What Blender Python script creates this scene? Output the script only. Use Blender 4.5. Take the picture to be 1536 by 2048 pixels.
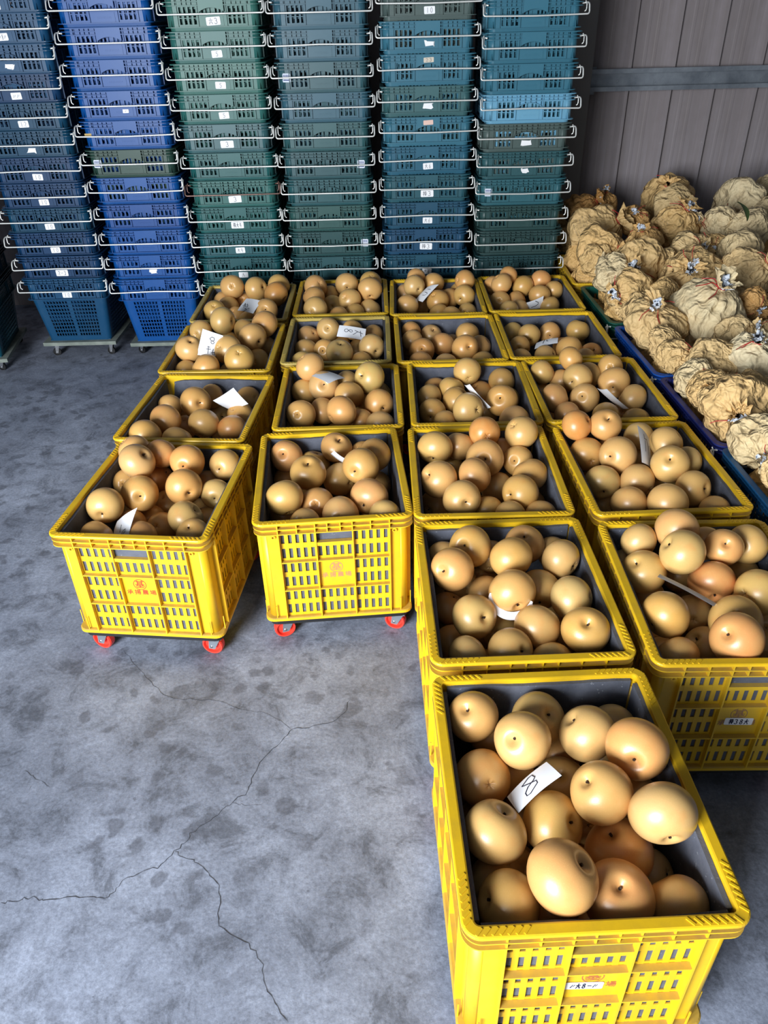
import bpy, math, random, json
import numpy as np
from mathutils import Matrix, Vector, Quaternion

for o in list(bpy.data.objects):
    bpy.data.objects.remove(o, do_unlink=True)
SC = bpy.context.scene
COL = SC.collection
random.seed(7)
PI = math.pi

# ------------------------------------------------------------------ camera
F_PX = 1516.09
CAM_Z = 1.5069
CR = [[0.9996767, -0.0140805, -0.0211715], [0.0254262, 0.5536009, 0.8323938], [0.0, 0.8326630, -0.5537800]]
cam_d = bpy.data.cameras.new('camera')
cam_d.sensor_fit = 'HORIZONTAL'
cam_d.sensor_width = 36.0
cam_d.lens = 36.0 * F_PX / 1536.0
cam_d.clip_start = 0.02
cam = bpy.data.objects.new('camera', cam_d)
COL.objects.link(cam)
cam.matrix_world = Matrix(((CR[0][0], CR[1][0], -CR[2][0], 0.0), (CR[0][1], CR[1][1], -CR[2][1], 0.0),
                           (CR[0][2], CR[1][2], -CR[2][2], CAM_Z), (0, 0, 0, 1)))
SC.camera = cam

# ------------------------------------------------------------------ light
SC.view_settings.view_transform = 'Standard'
SC.view_settings.look = 'None'
SC.view_settings.gamma = 1.0
SC.view_settings.use_curve_mapping = False
SC.view_settings.exposure = 0.1
world = bpy.data.worlds.new('daylight')
SC.world = world
world.use_nodes = True
wn = world.node_tree.nodes
wn['Background'].inputs['Color'].default_value = (0.86, 0.93, 1.0, 1)
wn['Background'].inputs['Strength'].default_value = 1.0
# open loading door of the shed, behind and left of the camera: it lets the overcast sky in
DOOR = (-3.8, -0.2, -1.7, 3.3)            # x0, x1, y, top
pl = bpy.data.lights.new('door_daylight', 'AREA')
pl.shape = 'RECTANGLE'
pl.size = DOOR[1] - DOOR[0]
pl.size_y = DOOR[3]
pl.cycles.is_portal = True
plo = bpy.data.objects.new('door_daylight', pl)
COL.objects.link(plo)
plo.location = ((DOOR[0] + DOOR[1]) / 2, DOOR[2], DOOR[3] / 2)
plo.rotation_euler = (PI / 2, 0, 0)
# bright strip of sky and forecourt seen through the door, as one soft light
al = bpy.data.lights.new('door_glow', 'AREA')
al.shape = 'RECTANGLE'
al.size = 1.5
al.size_y = 1.6
al.energy = 330.0
al.color = (0.93, 0.97, 1.0)
alo = bpy.data.objects.new('door_glow', al)
COL.objects.link(alo)
alo.location = (-1.95, -1.62, 1.40)
alo.rotation_euler = Vector((2.2, 3.7, -0.85)).to_track_quat('-Z', 'Y').to_euler()

# ------------------------------------------------------------------ helpers
def srgb(r, g, b):
    f = lambda c: (c / 255 / 12.92) if c / 255 <= 0.04045 else ((c / 255 + 0.055) / 1.055) ** 2.4
    return (f(r), f(g), f(b), 1.0)

class MB:
    """collects simple shapes and links them as one mesh object"""
    def __init__(self):
        self.v = []; self.f = []; self.sm = []
    def add(self, verts, faces, smooth=False, M=None):
        b = len(self.v)
        if M is not None:
            verts = [tuple(M @ Vector(p)) for p in verts]
        self.v.extend(verts)
        self.f.extend([tuple(i + b for i in f) for f in faces])
        self.sm.extend([smooth] * len(faces))
    def box(self, x0, x1, y0, y1, z0, z1, M=None):
        v = [(x0, y0, z0), (x1, y0, z0), (x1, y1, z0), (x0, y1, z0), (x0, y0, z1), (x1, y0, z1), (x1, y1, z1), (x0, y1, z1)]
        self.add(v, [(3, 2, 1, 0), (4, 5, 6, 7), (0, 1, 5, 4), (1, 2, 6, 5), (2, 3, 7, 6), (3, 0, 4, 7)], False, M)
    def hexa(self, v):
        self.add(v, [(3, 2, 1, 0), (4, 5, 6, 7), (0, 1, 5, 4), (1, 2, 6, 5), (2, 3, 7, 6), (3, 0, 4, 7)])
    def tube(self, pts, r, n=8, cap=True):
        pts = [Vector(p) for p in pts]
        rings = []
        up = Vector((0, 0, 1))
        for i, p in enumerate(pts):
            t = (pts[min(i + 1, len(pts) - 1)] - pts[max(i - 1, 0)])
            t.normalize()
            a = t.cross(up)
            if a.length < 0.05:
                a = t.cross(Vector((1, 0, 0)))
            a.normalize(); b = t.cross(a); b.normalize()
            rr = r[i] if isinstance(r, (list, tuple)) else r
            rings.append([tuple(p + a * (rr * math.cos(2 * PI * k / n)) + b * (rr * math.sin(2 * PI * k / n))) for k in range(n)])
        v = [q for ring in rings for q in ring]
        f = []
        for i in range(len(pts) - 1):
            for k in range(n):
                f.append((i * n + k, i * n + (k + 1) % n, (i + 1) * n + (k + 1) % n, (i + 1) * n + k))
        if cap:
            f.append(tuple(range(n))); f.append(tuple(reversed(range((len(pts) - 1) * n, len(pts) * n))))
        self.add(v, f, True)
    def lathe(self, prof, n=24, M=None, closed=False, smooth=True):
        v = []; f = []
        for (r, z) in prof:
            for k in range(n):
                v.append((r * math.cos(2 * PI * k / n), r * math.sin(2 * PI * k / n), z))
        m = len(prof)
        for i in range(m if closed else m - 1):
            j = (i + 1) % m
            for k in range(n):
                f.append((i * n + k, i * n + (k + 1) % n, j * n + (k + 1) % n, j * n + k))
        self.add(v, f, smooth, M)
    def sweep(self, loop, prof, closed_prof=True, smooth=False, seg=None, close=True):
        """loop: list of (x, y, nx, ny); prof: list of (out, z)"""
        n = len(loop); m = len(prof)
        v = [(x + nx * o, y + ny * o, z) for (x, y, nx, ny) in loop for (o, z) in prof]
        f = []
        for i in range(n if close else n - 1):
            j = (i + 1) % n
            for k in range(m if closed_prof else m - 1):
                l = (k + 1) % m
                f.append((i * m + k, j * m + k, j * m + l, i * m + l))
        if not close and closed_prof:
            f.append(tuple(range(m))); f.append(tuple(reversed(range((n - 1) * m, n * m))))
        self.add(v, f, smooth)
    def mesh(self, name, mat=None):
        me = bpy.data.meshes.new(name)
        me.from_pydata(self.v, [], self.f)
        me.polygons.foreach_set('use_smooth', self.sm)
        if mat: me.materials.append(mat)
        me.update()
        return me

def rrect(hw, hl, r, n=6):
    """rounded rectangle, counter-clockwise, with outward normals"""
    out = []
    for cx, cy, a0 in ((hw - r, hl - r, 0), (-hw + r, hl - r, PI / 2), (-hw + r, -hl + r, PI), (hw - r, -hl + r, 1.5 * PI)):
        for i in range(n + 1):
            a = a0 + PI / 2 * i / n
            out.append((cx + r * math.cos(a), cy + r * math.sin(a), math.cos(a), math.sin(a)))
    return out

def obj(name, me, parent=None, loc=(0, 0, 0), rot=None, color=None, **props):
    o = bpy.data.objects.new(name, me)
    COL.objects.link(o)
    o.location = loc
    if rot is not None: o.rotation_euler = rot
    if parent is not None: o.parent = parent
    if color is not None: o.color = color
    for k, v in props.items():
        if v is not None: o[k] = v
    return o

def empty(name, loc, rz=0.0, **props):
    o = obj(name, None, None, loc, (0, 0, rz), **props)
    o.empty_display_size = 0.05
    return o

# ------------------------------------------------------------------ materials
def mat(name, rough=0.5, base=(0.5, 0.5, 0.5, 1), metal=0.0):
    m = bpy.data.materials.new(name); m.use_nodes = True
    nt = m.node_tree; b = nt.nodes['Principled BSDF']
    b.inputs['Base Color'].default_value = base
    b.inputs['Roughness'].default_value = rough
    b.inputs['Metallic'].default_value = metal
    return m, nt, b

def node(nt, kind, **kw):
    n = nt.nodes.new(kind)
    for k, v in kw.items():
        if k in n.inputs: n.inputs[k].default_value = v
        else: setattr(n, k, v)
    return n

def noise(nt, scale, detail=4, rough=0.55, vec=None, dist=0.0):
    n = node(nt, 'ShaderNodeTexNoise'); n.inputs['Scale'].default_value = scale
    n.inputs['Detail'].default_value = detail; n.inputs['Roughness'].default_value = rough
    n.inputs['Distortion'].default_value = dist
    if vec is not None: nt.links.new(vec, n.inputs['Vector'])
    return n.outputs['Fac']

def ramp(nt, fac, stops):
    r = node(nt, 'ShaderNodeValToRGB'); e = r.color_ramp.elements
    while len(e) < len(stops): e.new(0.5)
    for i, (p, c) in enumerate(stops):
        e[i].position = p
        e[i].color = c if isinstance(c, (tuple, list)) else (c, c, c, 1)
    nt.links.new(fac, r.inputs['Fac'])
    return r.outputs['Color']

def mix(nt, fac, a, b, mode='MIX'):
    n = node(nt, 'ShaderNodeMixRGB'); n.blend_type = mode
    for sock, val in (('Fac', fac), ('Color1', a), ('Color2', b)):
        if isinstance(val, bpy.types.NodeSocket): nt.links.new(val, n.inputs[sock])
        else: n.inputs[sock].default_value = val
    return n.outputs['Color']

def bump(nt, b, h, strength=0.3, dist=0.01):
    n = node(nt, 'ShaderNodeBump'); n.inputs['Strength'].default_value = strength
    n.inputs['Distance'].default_value = dist
    nt.links.new(h, n.inputs['Height']); nt.links.new(n.outputs['Normal'], b.inputs['Normal'])

def texco(nt, which='Object'):
    return node(nt, 'ShaderNodeTexCoord').outputs[which]

def objcolor(nt):
    return node(nt, 'ShaderNodeObjectInfo').outputs['Color']

def rnd(nt):
    return node(nt, 'ShaderNodeObjectInfo').outputs['Random']

MAT = {}
# yellow moulded plastic with dusty wear
m, nt, b = mat('yellow_plastic', 0.38); tc = texco(nt)
dirt = ramp(nt, noise(nt, 14, 6, 0.65, tc), [(0.50, 0.0), (0.78, 1.0)])
fine = ramp(nt, noise(nt, 60, 4, 0.6, tc), [(0.35, 0.0), (0.75, 1.0)])
c = mix(nt, dirt, objcolor(nt), mix(nt, 0.32, objcolor(nt), srgb(150, 120, 60)))
c = mix(nt, mix(nt, 0.8, (0, 0, 0, 1), fine), c, mix(nt, 0.12, c, srgb(120, 95, 50)))
nt.links.new(c, b.inputs['Base Color']); bump(nt, b, noise(nt, 90, 3, 0.5, tc), 0.05, 0.002)
MAT['yellow'] = m
# same plastic with field dust settled on its ledges
m, nt, b = mat('yellow_plastic_dusty', 0.42); tc = texco(nt)
dirt = ramp(nt, noise(nt, 14, 6, 0.65, tc), [(0.46, 0.0), (0.78, 1.0)])
c = mix(nt, dirt, objcolor(nt), mix(nt, 0.30, objcolor(nt), srgb(150, 120, 60)))
gz = node(nt, 'ShaderNodeSeparateXYZ'); nt.links.new(node(nt, 'ShaderNodeNewGeometry').outputs['Normal'], gz.inputs[0])
up = ramp(nt, gz.outputs['Z'], [(0.6, 0.0), (0.8, 1.0)])
c = mix(nt, mix(nt, 1.0, up, ramp(nt, noise(nt, 25, 4, 0.6, tc), [(0.3, 0.35), (0.7, 0.85)]), 'MULTIPLY'), c, srgb(158, 132, 82))
nt.links.new(c, b.inputs['Base Color']); MAT['dusty'] = m
# coloured plastic of the nesting crates, colour per crate
m, nt, b = mat('crate_plastic', 0.40); tc = texco(nt); b.inputs['Specular IOR Level'].default_value = 0.3
dirt = ramp(nt, noise(nt, 9, 5, 0.6, tc), [(0.5, 0.0), (0.85, 1.0)])
c = mix(nt, dirt, objcolor(nt), mix(nt, 0.05, objcolor(nt), srgb(150, 170, 175)))
nt.links.new(c, b.inputs['Base Color']); MAT['plastic'] = m
# grey foam board
m, nt, b = mat('grey_foam', 0.85); tc = texco(nt)
c = mix(nt, ramp(nt, noise(nt, 30, 6, 0.6, tc), [(0.3, 0.0), (0.75, 1.0)]), srgb(76, 80, 93), srgb(96, 100, 112))
c = mix(nt, ramp(nt, noise(nt, 130, 3, 0.6, tc), [(0.66, 0.0), (0.74, 0.6)]), c, srgb(170, 175, 182))
nt.links.new(c, b.inputs['Base Color']); bump(nt, b, noise(nt, 220, 4, 0.6, tc), 0.25, 0.003); MAT['foam'] = m
# russet pear skin
m, nt, b = mat('pear_skin', 0.36); tc = texco(nt)
oi = node(nt, 'ShaderNodeObjectInfo')
addv = node(nt, 'ShaderNodeVectorMath', operation='ADD'); nt.links.new(tc, addv.inputs[0])
mulr = node(nt, 'ShaderNodeMath', operation='MULTIPLY'); nt.links.new(oi.outputs['Random'], mulr.inputs[0]); mulr.inputs[1].default_value = 40
nt.links.new(mulr.outputs[0], addv.inputs[1]); pv = addv.outputs['Vector']
big = ramp(nt, noise(nt, 1.1, 3, 0.5, pv), [(0.34, 0.0), (0.68, 1.0)])
c = mix(nt, mix(nt, 0.55, (0, 0, 0, 1), big), oi.outputs['Color'], srgb(212, 170, 104))
big2 = ramp(nt, noise(nt, 1.7, 2, 0.5, pv), [(0.55, 0.0), (0.75, 1.0)])
c = mix(nt, mix(nt, 0.35, (0, 0, 0, 1), big2), c, srgb(218, 148, 82))
sp = node(nt, 'ShaderNodeTexVoronoi'); sp.inputs['Scale'].default_value = 17; nt.links.new(pv, sp.inputs['Vector'])
spk = ramp(nt, sp.outputs['Distance'], [(0.10, 1.0), (0.22, 0.0)])
c = mix(nt, mix(nt, 0.22, (0, 0, 0, 1), spk), c, srgb(238, 208, 150))
blem = ramp(nt, noise(nt, 7, 5, 0.7, pv), [(0.73, 0.0), (0.80, 1.0)])
c = mix(nt, mix(nt, 0.28, (0, 0, 0, 1), blem), c, srgb(140, 90, 45))
sz = node(nt, 'ShaderNodeSeparateXYZ'); nt.links.new(tc, sz.inputs[0])
nt.links.new(c, b.inputs['Base Color'])
b.inputs['Subsurface Weight'].default_value = 0.0
b.inputs['Specular IOR Level'].default_value = 0.5
b.inputs['Coat Weight'].default_value = 0.35; b.inputs['Coat Roughness'].default_value = 0.28
bump(nt, b, noise(nt, 26, 4, 0.6, pv), 0.06, 0.03); MAT['pear'] = m
m, nt, b = mat('dry_stem', 0.8, srgb(52, 34, 20)); MAT['stem'] = m
# concrete
m, nt, b = mat('concrete', 0.55); tc = texco(nt)
c = ramp(nt, noise(nt, 1.3, 8, 0.62, tc, 0.4), [(0.30, srgb(102, 109, 125)), (0.5, srgb(134, 142, 161)), (0.70, srgb(168, 177, 198))])
cl = ramp(nt, noise(nt, 9, 10, 0.75, tc, 0.6), [(0.38, 0.50), (0.47, 0.92), (0.62, 1.25)])
c = mix(nt, 0.9, c, cl, 'MULTIPLY')
sp = node(nt, 'ShaderNodeTexVoronoi'); sp.inputs['Scale'].default_value = 15; sp.inputs['Randomness'].default_value = 1.0
wv = node(nt, 'ShaderNodeVectorMath', operation='ADD'); nt.links.new(tc, wv.inputs[0])
wn2 = node(nt, 'ShaderNodeTexNoise'); wn2.inputs['Scale'].default_value = 16; wn2.inputs['Detail'].default_value = 3; nt.links.new(tc, wn2.inputs['Vector'])
ws = node(nt, 'ShaderNodeVectorMath', operation='SCALE'); nt.links.new(wn2.outputs['Color'], ws.inputs[0]); ws.inputs['Scale'].default_value = 0.07
nt.links.new(ws.outputs['Vector'], wv.inputs[1]); nt.links.new(wv.outputs['Vector'], sp.inputs['Vector'])
spot = ramp(nt, sp.outputs['Distance'], [(0.26, 1.0), (0.36, 0.0)])
gate = ramp(nt, noise(nt, 2.6, 2, 0.5, tc), [(0.44, 0.0), (0.54, 1.0)])
spot = mix(nt, 1.0, spot, gate, 'MULTIPLY')
c = mix(nt, mix(nt, 0.55, (0, 0, 0, 1), spot), c, srgb(82, 86, 98))
grain = ramp(nt, noise(nt, 110, 5, 0.8, tc), [(0.34, 0.6), (0.66, 1.28)])
c = mix(nt, 0.75, c, grain, 'MULTIPLY')
pit = ramp(nt, noise(nt, 48, 2, 0.5, tc), [(0.72, 0.0), (0.77, 1.0)])
c = mix(nt, mix(nt, 0.45, (0, 0, 0, 1), pit), c, srgb(66, 68, 78))
scr = node(nt, 'ShaderNodeMapping'); scr.inputs['Scale'].default_value = (1.2, 26, 1); scr.inputs['Rotation'].default_value = (0, 0, 0.9); nt.links.new(tc, scr.inputs['Vector'])
st = ramp(nt, noise(nt, 1.6, 4, 0.6, scr.outputs['Vector']), [(0.64, 0.0), (0.74, 1.0)])
c = mix(nt, mix(nt, 0.18, (0, 0, 0, 1), st), c, srgb(84, 82, 88))
nt.links.new(c, b.inputs['Base Color'])
nt.links.new(ramp(nt, noise(nt, 6, 5, 0.6, tc), [(0.3, 0.46), (0.7, 0.72)]), b.inputs['Roughness'])
bump(nt, b, noise(nt, 60, 8, 0.7, tc), 0.22, 0.006); MAT['concrete'] = m
m, nt, b = mat('crack_grey', 0.95, srgb(60, 62, 70)); MAT['crack'] = m  # plain dark grey of the hairline floor cracks
# brown-grey painted steel sheeting
m, nt, b = mat('painted_sheet', 0.5); tc = texco(nt)
mp = node(nt, 'ShaderNodeMapping'); mp.inputs['Scale'].default_value = (14, 14, 0.9); nt.links.new(tc, mp.inputs['Vector'])
c = ramp(nt, noise(nt, 1.0, 6, 0.6, mp.outputs['Vector']), [(0.25, srgb(124, 116, 116)), (0.55, srgb(138, 131, 134)), (0.8, srgb(152, 146, 152))])
c = mix(nt, ramp(nt, noise(nt, 22, 5, 0.7, tc), [(0.66, 0.0), (0.80, 0.55)]), c, srgb(176, 174, 178))
c = mix(nt, ramp(nt, noise(nt, 2.2, 4, 0.6, tc), [(0.45, 0.0), (0.8, 0.4)]), c, srgb(92, 82, 78))
nt.links.new(c, b.inputs['Base Color']); b.inputs['Metallic'].default_value = 0.0; b.inputs['Specular IOR Level'].default_value = 0.3; MAT['sheet'] = m
m, nt, b = mat('galvanised_steel', 0.42, metal=0.65); tc = texco(nt)
c = ramp(nt, noise(nt, 8, 6, 0.65, tc), [(0.3, srgb(116, 124, 134)), (0.7, srgb(160, 168, 178))])
nt.links.new(c, b.inputs['Base Color']); MAT['steel'] = m
m, nt, b = mat('handle_wire', 0.3, metal=0.35); tc = texco(nt)
c = mix(nt, ramp(nt, noise(nt, 30, 4, 0.6, tc), [(0.6, 0.0), (0.75, 0.5)]), objcolor(nt), srgb(120, 105, 90))
nt.links.new(c, b.inputs['Base Color']); MAT['wire'] = m
m, nt, b = mat('dull_grey_paint', 0.6, srgb(92, 94, 96)); MAT['ceil'] = m
m, nt, b = mat('grey_primer', 0.6, srgb(136, 134, 134)); MAT['column'] = m
m, nt, b = mat('paper_white', 0.75); nt.links.new(objcolor(nt), b.inputs['Base Color']); MAT['paper'] = m
m, nt, b = mat('ink', 0.6); nt.links.new(objcolor(nt), b.inputs['Base Color']); MAT['ink'] = m
m, nt, b = mat('black_plastic', 0.5, srgb(26, 27, 30)); MAT['black'] = m
m, nt, b = mat('red_polyurethane', 0.32, srgb(228, 62, 48)); MAT['red'] = m
m, nt, b = mat('bolt_steel', 0.25, srgb(190, 192, 196), 0.9); MAT['bolt'] = m
m, nt, b = mat('dolly_board', 0.7); tc = texco(nt)
c = ramp(nt, noise(nt, 12, 5, 0.6, tc), [(0.3, srgb(96, 106, 100)), (0.7, srgb(140, 148, 140))])
nt.links.new(c, b.inputs['Base Color']); MAT['board'] = m
# kraft paper of the fruit bags: tone per bag
m, nt, b = mat('kraft_paper', 0.62); tc = texco(nt)
c = mix(nt, ramp(nt, noise(nt, 2.4, 5, 0.6, tc), [(0.35, 0.0), (0.7, 1.0)]), objcolor(nt), mix(nt, 0.28, objcolor(nt), srgb(182, 142, 86)))
c = mix(nt, ramp(nt, noise(nt, 9, 4, 0.7, tc), [(0.60, 0.0), (0.8, 0.3)]), c, srgb(120, 86, 48))
# faded printed lines on one side of the bag
sx = node(nt, 'ShaderNodeSeparateXYZ'); nt.links.new(tc, sx.inputs[0])
rows = node(nt, 'ShaderNodeMath', operation='PINGPONG'); nt.links.new(sx.outputs['Z'], rows.inputs[0]); rows.inputs[1].default_value = 0.055
rowm = ramp(nt, rows.outputs[0], [(0.030, 0.0), (0.034, 1.0)])
mp = node(nt, 'ShaderNodeMapping'); mp.inputs['Scale'].default_value = (26, 26, 13); nt.links.new(tc, mp.inputs['Vector'])
gl = ramp(nt, noise(nt, 1.0, 1, 0.5, mp.outputs['Vector']), [(0.49, 0.0), (0.53, 1.0)])
rg = ramp(nt, sx.outputs['X'], [(0.42, 0.0), (0.52, 1.0)])
rz = node(nt, 'ShaderNodeMath', operation='ABSOLUTE'); nt.links.new(sx.outputs['Z'], rz.inputs[0])
rzz = ramp(nt, rz.outputs[0], [(0.34, 1.0), (0.36, 0.0)])
ry = node(nt, 'ShaderNodeMath', operation='ABSOLUTE'); nt.links.new(sx.outputs['Y'], ry.inputs[0])
ryy = ramp(nt, ry.outputs[0], [(0.40, 1.0), (0.42, 0.0)])
pm = mix(nt, 1.0, mix(nt, 1.0, rowm, gl, 'MULTIPLY'), mix(nt, 1.0, rg, mix(nt, 1.0, rzz, ryy, 'MULTIPLY'), 'MULTIPLY'), 'MULTIPLY')
c = mix(nt, mix(nt, 0.45, (0, 0, 0, 1), pm), c, srgb(86, 80, 74))
nt.links.new(c, b.inputs['Base Color']); b.inputs['Specular IOR Level'].default_value = 0.35
wb_ = node(nt, 'ShaderNodeVectorMath', operation='ADD'); nt.links.new(tc, wb_.inputs[0])
wbn = node(nt, 'ShaderNodeTexNoise'); wbn.inputs['Scale'].default_value = 1.6; wbn.inputs['Detail'].default_value = 2; nt.links.new(tc, wbn.inputs['Vector']); nt.links.new(wbn.outputs['Color'], wb_.inputs[1])
hs = []
for sc_ in (2.1, 4.6):
    vo = node(nt, 'ShaderNodeTexVoronoi'); vo.inputs['Scale'].default_value = sc_; nt.links.new(wb_.outputs['Vector'], vo.inputs['Vector']); hs.append(vo.outputs['Distance'])
hm = node(nt, 'ShaderNodeMath', operation='MULTIPLY_ADD'); nt.links.new(hs[1], hm.inputs[0]); hm.inputs[1].default_value = 0.40; nt.links.new(hs[0], hm.inputs[2])
bump(nt, b, hm.outputs[0], 0.55, 0.05); MAT['kraft'] = m
m, nt, b = mat('red_tie', 0.45, srgb(178, 40, 44)); MAT['tie'] = m
m, nt, b = mat('printed_foil', 0.35, metal=0.1); tc = texco(nt)
c = ramp(nt, noise(nt, 5, 2, 0.5, tc), [(0.40, srgb(28, 30, 36)), (0.46, srgb(196, 206, 220)), (0.62, srgb(232, 236, 242)), (0.66, srgb(120, 140, 170))])
nt.links.new(c, b.inputs['Base Color']); MAT['foil'] = m

# ------------------------------------------------------------------ building shell
WALL_Y = 4.72
fl = MB(); fl.box(-5.0, 3.6, -5.0, 5.1, -0.12, 0.0)
floor = obj('floor', fl.mesh('floor', MAT['concrete']), kind='structure', label='grey stained concrete floor with hairline cracks')
CRACKS = [[[-0.805, 0.858], [-0.772, 0.863], [-0.743, 0.869], [-0.717, 0.861], [-0.67, 0.866], [-0.619, 0.869], [-0.591, 0.863], [-0.575, 0.876], [-0.565, 0.903], [-0.528, 0.917], [-0.49, 0.932], [-0.469, 0.962], [-0.453, 0.982], [-0.445, 1.006], [-0.415, 1.029], [-0.386, 1.06], [-0.364, 1.081], [-0.338, 1.103], [-0.327, 1.141], [-0.313, 1.188], [-0.296, 1.22], [-0.266, 1.258], [-0.247, 1.288], [-0.192, 1.297], [-0.143, 1.307], [-0.115, 1.338], [-0.102, 1.38]], [[-0.469, 0.962], [-0.449, 0.951], [-0.42, 0.939], [-0.391, 0.91], [-0.36, 0.885], [-0.354, 0.832], [-0.346, 0.801], [-0.313, 0.781], [-0.276, 0.757], [-0.253, 0.723], [-0.241, 0.683], [-0.22, 0.659], [-0.194, 0.626]], [[-0.753, 1.59], [-0.706, 1.533], [-0.662, 1.484], [-0.621, 1.437], [-0.568, 1.4], [-0.508, 1.398], [-0.44, 1.389], [-0.377, 1.356], [-0.31, 1.344], [-0.247, 1.288]], [[-0.364, 1.081], [-0.331, 1.073], [-0.293, 1.076]], [[-0.877, 1.185], [-0.841, 1.16], [-0.799, 1.135]]]
def crack_mesh(pts, w):
    rr = random.Random(len(pts))
    P = []
    for i in range(len(pts) - 1):
        a = Vector(pts[i] + [0]); b_ = Vector(pts[i + 1] + [0]); n = 4
        for k in range(n):
            q = a.lerp(b_, k / n); P.append(q + Vector((rr.uniform(-1, 1), rr.uniform(-1, 1), 0)) * 0.0035)
    P.append(Vector(pts[-1] + [0]))
    mb = MB(); v = []; f = []
    for i, p in enumerate(P):
        t = (P[min(i + 1, len(P) - 1)] - P[max(i - 1, 0)]).normalized(); nrm = Vector((-t.y, t.x, 0))
        ww = w * rr.uniform(0.35, 1.0) * (0.25 if i in (0, len(P) - 1) else 1)
        v += [tuple(p + nrm * ww + Vector((0, 0, 0.0006))), tuple(p - nrm * ww + Vector((0, 0, 0.0006)))]
    for i in range(len(P) - 1): f.append((2 * i, 2 * i + 1, 2 * i + 3, 2 * i + 2))
    mb.add(v, f); return mb.mesh('crack', MAT['crack'])
for i, cpts in enumerate(CRACKS):
    obj('crack', crack_mesh(cpts, (0.0010, 0.0009, 0.0006, 0.0004, 0.0006)[i]), floor)

wall = empty('wall_back', (0, WALL_Y, 0), kind='structure', label='brown-grey corrugated steel back wall')
def sheet_mesh(w, h):
    """one roll-formed sheet, a tall rib at its edge and two low ones"""
    prof = [(0.0, 0.0), (0.035, 0.0), (0.056, -0.030), (0.074, -0.030), (0.082, 0.0)]
    for xr in (0.135, 0.185):
        prof += [(xr, 0.0), (xr + 0.006, -0.0012), (xr + 0.016, -0.0012), (xr + 0.022, 0.0)]
    prof += [(w, 0.0)]
    mb = MB(); v = []; f = []
    for (x, y) in prof:
        v += [(x, y, 0), (x, y, h), (x, y + 0.003, 0), (x, y + 0.003, h)]
    for i in range(len(prof) - 1):
        a = 4 * i; c_ = 4 * i + 4
        f += [(a, c_, c_ + 1, a + 1), (c_ + 2, a + 2, a + 3, c_ + 3)]
    mb.add(v, f); return mb.mesh('metal_sheet', MAT['sheet'])
SW = 0.235
sm = sheet_mesh(SW, 4.0)
for i in range(-26, 16):
    obj('metal_sheet', sm, wall, (1.315 + i * SW, 0, 0))
# steel framing on the wall
mb = MB(); z = 1.158
mb.box(1.155, 3.6, -0.088, -0.038, z - 0.052, z - 0.049); mb.box(1.155, 3.6, -0.088, -0.038, z + 0.049, z + 0.052)
mb.box(1.155, 3.6, -0.041, -0.038, z - 0.049, z + 0.049)
mb.box(1.155, 3.6, -0.088, -0.085, z - 0.049, z - 0.031); mb.box(1.155, 3.6, -0.088, -0.085, z + 0.031, z + 0.049)
mb.box(1.12, 1.20, -0.036, -0.0355, z - 0.07, z + 0.06)
girt = obj('trim_1', mb.mesh('trim_1', MAT['steel']), None, (0, WALL_Y, 0), kind='structure', label='galvanised horizontal channel rail across the back wall')
bl = MB()
for x in (1.32, 1.52, 1.80, 2.10): bl.lathe([(0.0, -0.006), (0.007, -0.006), (0.007, 0.0)], 10, Matrix.Translation((x, -0.0425, z + random.uniform(-.02, .02))) @ Matrix.Rotation(PI / 2, 4, 'X'))
obj('bolt', bl.mesh('bolt', MAT['black']), girt)
mb = MB()
mb.box(1.02, 1.15, -0.085, -0.078, 0, 4); mb.box(1.02, 1.15, -0.010, -0.003, 0, 4); mb.box(1.082, 1.088, -0.078, -0.010, 0, 4)
obj('trim_2', mb.mesh('trim_2', MAT['column']), None, (0, WALL_Y - 0.062, 0), kind='structure', label='dark grey steel column standing behind the crate stacks')
for nm, bx, lb in (('wall_left', (-5.1, -5.0, -1.8, 5.0, 0, 4.1), 'grey side wall of the shed on the left'),
                   ('wall_right', (3.6, 3.7, -1.8, 5.0, 0, 4.1), 'grey side wall of the shed on the right'),
                   ('ceiling', (-5.1, 3.7, -1.8, 5.0, 4.1, 4.2), 'grey metal roof of the shed'),):
    mb = MB(); mb.box(*bx); obj(nm, mb.mesh(nm, MAT['ceil']), kind='structure', label=lb)
mb = MB(); mb.box(-5.0, DOOR[0], -1.8, -1.7, 0, 4.1); mb.box(DOOR[1], 3.6, -1.8, -1.7, 0, 4.1); mb.box(DOOR[0], DOOR[1], -1.8, -1.7, DOOR[3], 4.1)
obj('wall_front', mb.mesh('wall_front', MAT['ceil']), kind='structure', label='front wall of the shed around the open loading door')

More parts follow.
